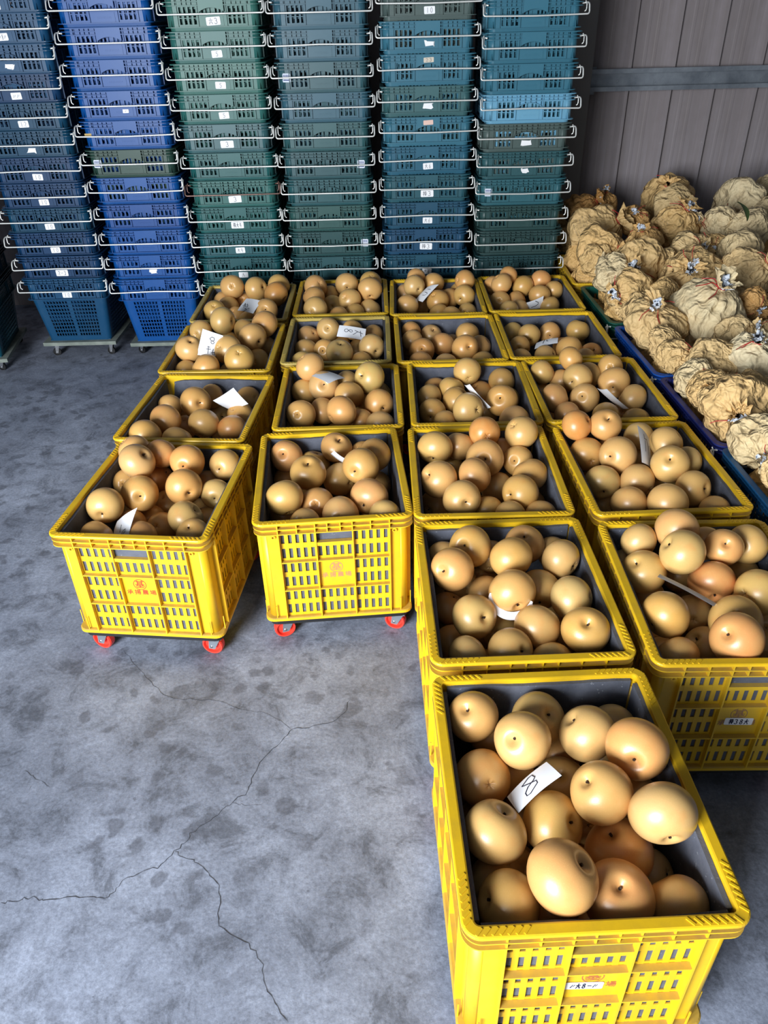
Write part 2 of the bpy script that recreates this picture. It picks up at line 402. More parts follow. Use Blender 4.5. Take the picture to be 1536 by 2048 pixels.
# ------------------------------------------------------------------ handwriting
def arc(cx, cy, rx, ry, a0, a1, n=8):
    return [(cx + rx * math.cos(math.radians(a0 + (a1 - a0) * i / n)), cy + ry * math.sin(math.radians(a0 + (a1 - a0) * i / n))) for i in range(n + 1)]
GLYPH = {
 '0': [arc(.5, .5, .28, .45, 90, 450, 14)], '1': [[(.5, .95), (.5, .05)]],
 '2': [arc(.5, .7, .26, .25, 160, -40) + [(.2, .08), (.85, .08)]],
 '3': [arc(.45, .73, .28, .22, 140, -80) + arc(.45, .28, .32, .25, 80, -150)],
 '4': [[(.3, .95), (.15, .4), (.8, .4)], [(.65, .9), (.6, .05)]],
 '5': [[(.75, .92), (.3, .92), (.27, .55)] + arc(.45, .33, .3, .27, 110, -150)],
 '6': [[(.65, .95), (.3, .5)] + arc(.47, .28, .24, .25, 150, -200)],
 '7': [[(.15, .9), (.8, .9), (.4, .05)]],
 '8': [[(.5, .52)] + arc(.5, .74, .22, .2, -90, 270, 12) + arc(.5, .27, .27, .24, 90, -270, 12)],
 '-': [[(.15, .5), (.85, .5)]],
 'da': [[(.1, .62), (.9, .66)], [(.5, .98), (.48, .6), (.1, .05)], [(.5, .6), (.9, .05)]],
 'te': [[(.05, .75), (.4, .78)], [(.25, .98), (.24, .02)], [(.02, .38), (.42, .5)], [(.5, .82), (.95, .84)], [(.7, .98), (.7, .62)], [(.45, .6), (1, .62)], [(.48, .38), (1, .4)], [(.8, .6), (.8, .05), (.7, .1)], [(.6, .28), (.66, .18)]],
 'jiu': [[(.1, .65), (.7, .68), (.68, .15), (.95, .12), (.95, .3)], [(.42, .95), (.38, .5), (.1, .05)]],
 'liu': [[(.5, .98), (.52, .8)], [(.1, .65), (.9, .66)], [(.38, .45), (.12, .05)], [(.62, .45), (.88, .05)]],
 'x': [[(.1, .2), (.5, .8), (.6, .3), (.9, .7)]],
}
def ribbon(mb, pts, w, z=0.0):
    """flat pen stroke in the xy plane"""
    P = [Vector((p[0], p[1], 0)) for p in pts]
    v = []; f = []
    for i, p in enumerate(P):
        t = P[min(i + 1, len(P) - 1)] - P[max(i - 1, 0)]
        if t.length < 1e-9: t = Vector((1, 0, 0))
        t.normalize(); n = Vector((-t.y, t.x, 0)) * (w / 2)
        e = t * (w / 2) * (-1 if i == 0 else 1 if i == len(P) - 1 else 0)
        v += [(p.x + n.x + e.x, p.y + n.y + e.y, z), (p.x - n.x + e.x, p.y - n.y + e.y, z)]
    for i in range(len(P) - 1): f.append((2 * i, 2 * i + 2, 2 * i + 3, 2 * i + 1))
    mb.add(v, f)
def writing(glyphs, w, h, pen):
    """glyphs centred on the origin in the xy plane, total width w"""
    mb = MB(); n = len(glyphs); gw = w / n
    for i, g in enumerate(glyphs):
        for s in GLYPH[g]:
            ribbon(mb, [(-w / 2 + gw * (i + .1 + .8 * x), -h / 2 + h * y) for x, y in s], pen)
    return mb
UPRIGHT = Matrix.Rotation(PI / 2, 4, 'X')        # xy drawing -> standing, facing -y
def standing(mb):
    mb.v = [(x, -z, y) for (x, y, z) in mb.v]; return mb
def sticker_mesh(w, h, seed, torn=0.0):
    rr = random.Random(seed); mb = MB(); pts = []
    r = 0.12 * h
    for cx, cy, a0 in ((w / 2 - r, h / 2 - r, 0), (-w / 2 + r, h / 2 - r, 90), (-w / 2 + r, -h / 2 + r, 180), (w / 2 - r, -h / 2 + r, 270)):
        for k in range(3):
            a = math.radians(a0 + 45 * k)
            pts.append((cx + r * math.cos(a) + rr.uniform(-1, 1) * torn * w, cy + r * math.sin(a) + rr.uniform(-1, 1) * torn * h))
    n = len(pts)
    mb.add([(x, y, 0) for x, y in pts] + [(x, y, 0.0004) for x, y in pts],
           [tuple(range(n, 2 * n)), tuple(reversed(range(n)))] + [(i, (i + 1) % n, n + (i + 1) % n, n + i) for i in range(n)])
    return standing(mb).mesh('paper_label', MAT['paper'])
_cache = {}
def text_mesh(body, size, material):
    cu = bpy.data.curves.new('print', 'FONT'); cu.body = body; cu.size = size; cu.align_x = 'CENTER'; cu.align_y = 'CENTER'
    cu.resolution_u = 2
    to = bpy.data.objects.new('print', cu); COL.objects.link(to)
    dg = bpy.context.evaluated_depsgraph_get()
    me = bpy.data.meshes.new_from_object(to.evaluated_get(dg))
    bpy.data.objects.remove(to, do_unlink=True)
    v = np.array([q.co for q in me.vertices]); fs = [tuple(p.vertices) for p in me.polygons]
    return [(x, 0.0, y) for x, y, _ in v], fs

# ------------------------------------------------------------------ yellow harvest crate
CW, CL, CH = 0.42, 0.508, 0.333
DZ = 0.08                                    # crate base stands this high on its dolly
RZ = DZ + CH                                 # rim height
def lattice(mb, P, u0, u1, w0, w1, cols, rows, su, sw, t0, t1, mu=None):
    """sheet of strips with slots; P(u, w, out) -> point; su, sw: slot size"""
    def bar(a0, a1, b0, b1, o0, o1):
        mb.hexa([P(a0, b0, o1), P(a1, b0, o1), P(a1, b0, o0), P(a0, b0, o0), P(a0, b1, o1), P(a1, b1, o1), P(a1, b1, o0), P(a0, b1, o0)])
    pu = (u1 - u0) / cols; pw = (w1 - w0) / rows
    e = 0.0004
    for i in range(cols + 1):
        a = u0 if i == 0 else u0 + i * pu - (pu - su) / 2
        b_ = u1 if i == cols else u0 + i * pu + (pu - su) / 2
        bar(a, b_, w0, w1, t0, t1)
    for j in range(rows + 1):
        a = w0 if j == 0 else w0 + j * pw - (pw - sw) / 2
        b_ = w1 if j == rows else w0 + j * pw + (pw - sw) / 2
        bar(u0 + e, u1 - e, a, b_, t0 + e, t1 - e)

def yellow_body():
    mb = MB(); hw, hl = 0.194, 0.238; t = 0.003
    zr = [0.012, 0.108, 0.203, 0.298]
    def face(Pf, half, ribs, n_slots, front):
        def bar(a0, a1, b0, b1, o0, o1):
            mb.hexa([Pf(a0, b0, o1), Pf(a1, b0, o1), Pf(a1, b0, o0), Pf(a0, b0, o0), Pf(a0, b1, o1), Pf(a1, b1, o1), Pf(a1, b1, o0), Pf(a0, b1, o0)])
        ne = len(ribs) - 1
        for i in range(ne):
            for j in range(3):
                u0, u1, w0, w1 = ribs[i], ribs[i + 1], zr[j], zr[j + 1]
                mid = front and i == 1
                if mid and j == 1:
                    bar(u0, u1, w0, w1, -t, 0)
                elif mid and j == 2:
                    lattice(mb, Pf, u0, u1, w0, w0 + 0.050, n_slots, 1, 0.0095, 0.031, -t, 0)
                    bar(u0, u1, w0 + 0.050, w0 + 0.060, -t, 0.010)
                    bar(u0, u1, w0 + 0.086, w1, -t, 0)
                else:
                    lattice(mb, Pf, u0, u1, w0, w1, n_slots, 2, 0.0095, 0.0315, -t, 0)
        for u in ribs: bar(u - 0.0017, u + 0.0017, 0.010, 0.300, 0, 0.0125)
        for w in zr[1:3]: bar(ribs[0], ribs[-1], w - 0.0017, w + 0.0017, 0, 0.0115)
        # plain pillars beside the panel field
        bar(-half + 0.019, ribs[0], 0.01, 0.30, -t, 0.0); bar(ribs[-1], half - 0.019, 0.01, 0.30, -t, 0.0)
        # sub-ribs under the rim
        ks = [ribs[0] * 1.0, ribs[0] * 0.66, ribs[1], ribs[1] * 0.35, -ribs[1] * 0.35, ribs[-2], ribs[-1] * 0.66, ribs[-1]] if front else \
             [ribs[0] + (ribs[-1] - ribs[0]) * k / 9 for k in range(10)]
        for u in ks: bar(u - 0.0015, u + 0.0015, 0.298, 0.327, 0, 0.0135)
        for s in (-1, 1):
            u = s * (half - 0.035)
            for k in range(8):
                a0, a1 = 2 * PI * k / 8, 2 * PI * (k + 1) / 8
                p = [Pf(u + r_ * math.cos(a), 0.284 + r_ * math.sin(a), o) for o in (0, 0.006) for a in (a0, a1) for r_ in (0.0035, 0.0065)]
                mb.add(p, [(4, 5, 7, 6), (1, 3, 7, 5), (2, 0, 4, 6)])
    face(lambda u, w, o: (u, -hl - o, w), hw, [-0.1455, -0.0485, 0.0485, 0.1455], 5, True)
    face(lambda u, w, o: (-u, hl + o, w), hw, [-0.1455, -0.0485, 0.0485, 0.1455], 5, True)
    rl = [-0.188, -0.094, 0.0, 0.094, 0.188]
    face(lambda u, w, o: (hw + o, u, w), hl, rl, 5, False)
    face(lambda u, w, o: (-hw - o, -u, w), hl, rl, 5, False)
    # rounded corner pillars
    lp = rrect(hw, hl, 0.020, 8)
    for q in range(4):
        mb.sweep(lp[q * 9:(q + 1) * 9], [(0, 0.008), (0, 0.302), (-t, 0.302), (-t, 0.008)], True, True, close=False)
    # foot flange
    mb.sweep(rrect(0.205, 0.249, 0.024), [(0.001, 0.002), (0.001, 0.010), (-0.002, 0.012), (-0.016, 0.012), (-0.016, 0.0), (-0.001, 0.0)])
    for sx in (-1, 1):
        for sy in (-1, 1):
            for (dx, dy) in ((0.0, 0.030), (0.030, 0.0)):
                mb.box(sx * (0.203 - dx) - .0012, sx * (0.203 - dx) + .0012, sy * (0.246 - dy) - .0012, sy * (0.246 - dy) + .0012, 0.01, 0.055)
    mb.box(-0.19, 0.19, -0.235, 0.235, 0.003, 0.007)
    for zz in (CH - 0.021, CH - 0.0365):
        mb.sweep(rrect(CW / 2 - 0.0012, CL / 2 - 0.0012, 0.028, 8), [(0, zz), (0, zz + 0.0026), (-0.018, zz + 0.0026), (-0.018, zz)], True, False)
    return mb.mesh('body', MAT['dusty'])
def yellow_rim():
    mb = MB(); lp = rrect(CW / 2, CL / 2, 0.028, 8)
    T = CH
    mb.sweep(lp, [(-0.0195, T - 0.012), (-0.0195, T - 0.001), (-0.0170, T), (-0.0030, T), (-0.0008, T - 0.0012), (0, T - 0.003), (0, T - 0.0065), (-0.002, T - 0.0085), (-0.014, T - 0.0085), (-0.0158, T - 0.036), (-0.0190, T - 0.036)], True, False)
    # raised diagonal grip marks near the corners
    for sx in (-1, 1):
        for sy in (-1, 1):
            for k in range(7):
                for along in (0, 1):
                    d = 0.020 + 0.0115 * k
                    px, py = (CW / 2 - d - 0.004, CL / 2 - 0.0095) if along == 0 else (CW / 2 - 0.0095, CL / 2 - d - 0.004)
                    Mx = Matrix.Translation((sx * px, sy * py, T)) @ Matrix.Rotation(math.radians(sx * sy * (48 if along == 0 else 42)), 4, 'Z')
                    mb.box(-0.0068, 0.0068, -0.0018, 0.0018, -0.0005, 0.0014, Mx)
    return mb.mesh('rim', MAT['yellow'])
def foam_mesh(length, height, seed, sag=0.0):
    rr = random.Random(seed); mb = MB(); n = 24; t = 0.0085; m = 6
    bul = [0.0] * (n + 1)
    a1, a2, p1 = rr.uniform(-.003, .003), rr.uniform(-.002, .002), rr.uniform(0, 6)
    v = []; f = []
    for i in range(n + 1):
        x = -length / 2 + length * i / n
        top = height + 0.0015 * math.sin(9 * i / n + p1) + rr.uniform(-.0008, .0008) - sag * max(0, 1 - i / 6) ** 2 * 0.02
        for j in range(m + 1):
            z = 0.006 + (top - 0.006) * j / m
            b_ = (a1 * math.sin(PI * i / n) + a2 * math.sin(2 * PI * i / n + 1)) * (j / m) ** 1.5 + sag * 0.02 * max(0, 1 - i / 5) ** 2 * (j / m) ** 2
            v.append((x, b_ + t / 2, z))
        for j in range(m, -1, -1):
            z = 0.006 + (top - 0.006) * j / m
            b_ = (a1 * math.sin(PI * i / n) + a2 * math.sin(2 * PI * i / n + 1)) * (j / m) ** 1.5 + sag * 0.02 * max(0, 1 - i / 5) ** 2 * (j / m) ** 2
            v.append((x, b_ - t / 2, z))
    w = 2 * (m + 1)
    for i in range(n):
        for k in range(w):
            f.append((i * w + k, (i + 1) * w + k, (i + 1) * w + (k + 1) % w, i * w + (k + 1) % w))
    f.append(tuple(reversed(range(w)))); f.append(tuple(range(n * w, (n + 1) * w)))
    mb.add(v, f)
    return mb.mesh('foam_panel', MAT['foam'])
YB, YR = yellow_body(), yellow_rim()
FOAM_S = [foam_mesh(0.360, 0.322, k) for k in range(4)]
FOAM_L = [foam_mesh(0.442, 0.322, 10 + k) for k in range(4)]
FOAM_SAG = foam_mesh(0.360, 0.322, 31, 1.0)
# printed farm mark: ring with a character, four characters below
mk = MB()
mk.lathe([(0.0160, 0.0), (0.0178, 0.0)], 32, UPRIGHT, smooth=False)
BOLD = [(-.00028, 0), (.00028, 0), (0, .00028), (0, -.00028)]
v_, f_ = text_mesh('\u57fa', 0.027, None)
for q, (bx, bz) in enumerate(BOLD): mk.add([(x + bx, -q * 2e-5, z - 0.0008 + bz) for x, y, z in v_], f_)
for i, ch in enumerate('\u627f\u63da\u8fb2\u5834'):
    v_, f_ = text_mesh(ch, 0.0180, None)
    for q, (bx, bz) in enumerate(BOLD): mk.add([(x - 0.0315 + 0.021 * i + bx, -q * 2e-5, z - 0.0270 + bz) for x, y, z in v_], f_)
LOGO = mk.mesh('printed_mark', MAT['ink'])

def casters(parent, hw, hl, top, r, wheel_mat, fork_mat, tag=None, seed=0, cup=True):
    rr = random.Random(seed)
    key = (round(r, 4), wheel_mat.name, round(top, 3))
    if key not in _cache:
        w = r * 0.72
        mw = MB()
        prof = [(r * .20, -w / 2 * .9), (r * .30, -w / 2), (r * .36, -w * .18), (r * .72, -w * .18), (r * .80, -w / 2), (r * .94, -w / 2), (r, -w * .30), (r, w * .30), (r * .94, w / 2), (r * .80, w / 2), (r * .72, w * .18), (r * .36, w * .18), (r * .30, w / 2), (r * .20, w / 2 * .9)]
        mw.lathe(prof, 28, Matrix.Rotation(PI / 2, 4, 'X'), smooth=False)
        ax = MB(); ax.lathe([(0.0, -w * .74), (r * .14, -w * .74), (r * .18, -w * .62), (r * .18, w * .62), (r * .14, w * .74), (0, w * .74)], 12, Matrix.Rotation(PI / 2, 4, 'X'))
        fk = MB()
        for s in (-1, 1):
            fk.hexa([(-r * .3, s * w * .66 - .001, -r * .25), (r * .3, s * w * .66 - .001, -r * .25), (r * .3, s * w * .66 + .001, -r * .25), (-r * .3, s * w * .66 + .001, -r * .25),
                     (-r * .15, s * w * .66 - .001, top - r), (r * .95, s * w * .66 - .001, top - r), (r * .95, s * w * .66 + .001, top - r), (-r * .15, s * w * .66 + .001, top - r)])
        fk.box(-r * .3, r * 1.05, -w * .7, w * .7, top - r - .003, top - r)
        _cache[key] = (mw.mesh('wheel', wheel_mat), ax.mesh('axle_bolt', MAT['bolt']), fk.mesh('fork', fork_mat))
    mw, ax, fk = _cache[key]
    for sx in (-1, 1):
        for sy in (-1, 1):
            a = rr.uniform(-0.5, 0.5)
            loc = (sx * hw, sy * hl, r)
            obj('fork', fk, parent, loc, (0, 0, a))
            w_ = obj('wheel', mw, parent, loc, (0, 0, a))
            obj('axle_bolt', ax, w_)
dm = MB(); dm.sweep(rrect(0.195, 0.24, 0.02, 4), [(0, 0.062), (0, 0.080), (-0.05, 0.080), (-0.05, 0.062)])
dm.box(-0.16, 0.16, -0.03, 0.03, 0.063, 0.079); dm.box(-0.03, 0.03, -0.2, 0.2, 0.0635, 0.0785)
DOLLY_Y = dm.mesh('platform', MAT['black'])

PLACE = {"A1": [-0.6017, 3.3957, -0.0048], "A2": [-0.6064, 2.8527, -0.022], "A3": [-0.6111, 2.3244, -0.0844], "A4": [-0.6245, 1.807, -0.1058], "B1": [-0.1665, 3.4405, 0.0018], "B2": [-0.1654, 2.9098, -0.0011], "B3": [-0.1406, 2.3792, 0.0086], "B4": [-0.1486, 1.8634, 0.0678], "C1": [0.2615, 3.4143, -0.0226], "C2": [0.2711, 2.8953, 0.0023], "C3": [0.3047, 2.3814, -0.0103], "C4": [0.288, 1.8668, -0.0055], "C5": [0.2908, 1.3465, 0.0189], "C6": [0.2995, 0.812, 0.0243], "D1": [0.6864, 3.4282, -0.0089], "D2": [0.6949, 2.9041, -0.0063], "D3": [0.7279, 2.3843, 0.0139], "D4": [0.7438, 1.861, 0.0267], "D5": [0.7415, 1.322, -0.019]}
ORD = ['first', 'second', 'third', 'fourth', 'fifth', 'sixth', 'seventh', 'eighth', 'ninth', 'tenth', 'eleventh', 'twelfth', 'thirteenth']
COLN = {'A': 'leftmost column', 'B': 'second column', 'C': 'third column', 'D': 'rightmost column'}
NROW = {'A': 4, 'B': 4, 'C': 6, 'D': 5}
def where(n):
    k = NROW[n[0]] - int(n[1])          # 0 = front
    w = 'front' if k == 0 else 'back' if int(n[1]) == 1 else ORD[k]
    return w + ' crate of ' + COLN[n[0]]
YEL = srgb(228, 184, 28); KHAKI = srgb(194, 170, 88); YEL2 = srgb(216, 176, 34)
CRATE = {}
def paper_label(parent, loc, w, h, glyphs, seed, rot=0.0, pen=0.0016, torn=0.0, col=srgb(238, 240, 244), ink=srgb(24, 28, 60), rot_z=0.0):
    s = obj('paper_label', sticker_mesh(w, h, seed, torn), parent, loc, (0, rot, rot_z), col)

    if glyphs:
        mb = writing(glyphs, w * (0.34 if len(glyphs) == 1 else 0.72), h * 0.72, pen)
        me = standing(mb).mesh('handwriting', MAT['ink'])
        obj('handwriting', me, s, (0, -0.0009, 0), None, ink)
    return s
for n, (x, y, a) in PLACE.items():
    lab = 'yellow slatted plastic crate lined with grey foam, ' + where(n)
    c = empty('harvest_crate', (x, y, DZ), a, label=lab, category='crate', group='yellow crates of loose pears')
    CRATE[n] = c
    rimc = KHAKI if n in ('A1', 'B2') else YEL2 if n in ('D1', 'B1', 'A2', 'C1') else YEL
    bodyc = YEL2 if n == 'D5' else YEL
    obj('body', YB, c, color=bodyc); obj('rim', YR, c, color=rimc)
    k = sum(map(ord, n))
    obj('foam_panel', FOAM_S[k % 4], c, (0, -0.2300, 0)); obj('foam_panel', FOAM_SAG if n == 'A3' else FOAM_S[(k + 1) % 4], c, (0, 0.2300, 0))
    for s in (-1, 1): obj('foam_panel', FOAM_L[(k + s) % 4], c, (s * 0.1862, 0, 0), (0, 0, PI / 2))
    if n in ('A4', 'B4', 'C6', 'D5'):
        obj('printed_mark', LOGO, c, (0, -0.2383, 0.172), None, {'A4': srgb(206, 44, 30), 'B4': srgb(196, 126, 96), 'C6': srgb(176, 100, 62), 'D5': srgb(150, 110, 84)}[n])
    if n == 'C6': paper_label(c, (-0.012, -0.2388, 0.147), 0.062, 0.021, ['x', 'da', '8', '-', 'x'], 5, 0.06, 0.0021)
    if n == 'D5': paper_label(c, (0.004, -0.2388, 0.150), 0.060, 0.021, ['te', '3', '8', 'da'], 6, 0.03, 0.0020)
    dl = empty('dolly', (x, y, 0), a, label='black wheeled dolly with red casters under ' + where(n), category='dolly', group='dollies under the yellow crates')
    obj('platform', DOLLY_Y, dl)
    casters(dl, 0.160, 0.214, 0.063, 0.0305, MAT['red'], MAT['steel'], seed=k)

# ------------------------------------------------------------------ pears
def pear_mesh(seed, n=40, m=28):
    rr = np.random.default_rng(seed); v = []; f = []
    la = rr.uniform(-.022, .022, 3); lp = rr.uniform(0, 6, 3); sk = rr.uniform(-.05, .05, 2)
    sq = rr.uniform(.90, .97)
    for i in range(m + 1):
        th = PI * i / m
        if i in (0, m): th = 0.0 if i == 0 else PI
        for k in range(n):
            ph = 2 * PI * k / n
            r = 1.0 + 0.03 * math.sin(th) ** 2 + la[0] * math.cos(2 * ph + lp[0]) * math.sin(th) ** 2 + la[1] * math.cos(3 * ph + lp[1]) * math.sin(th) ** 2 + 0.02 * math.cos(th)
            x, y, z = r * math.sin(th) * math.cos(ph), r * math.sin(th) * math.sin(ph), r * math.cos(th) * sq
            z -= 0.24 * math.exp(-(th / 0.20) ** 2) + 0.05 * math.exp(-(th / 0.45) ** 2)
            z += 0.17 * math.exp(-((PI - th) / 0.17) ** 2) * (1 + .15 * math.cos(5 * ph))
            v.append((x + sk[0] * z * z, y + sk[1] * z * z, z))
    for i in range(m):
        for k in range(n):
            f.append((i * n + k, (i + 1) * n + k, (i + 1) * n + (k + 1) % n, i * n + (k + 1) % n))
    mb = MB(); mb.add(v, f, True); return mb
PEARS = [pear_mesh(s).mesh('pear', MAT['pear']) for s in range(8)]
sm_ = MB(); sm_.tube([(0, 0, .60), (0.01, 0, .70), (0.03, 0.01, .78)], [.055, .045, .05], 6)
STEM = sm_.mesh('stem', MAT['stem'])
ca_ = MB(); ca_.lathe([(0.0, -.735), (.035, -.745), (.05, -.775), (.03, -.79)], 8)
CALYX = ca_.mesh('calyx', MAT['stem'])
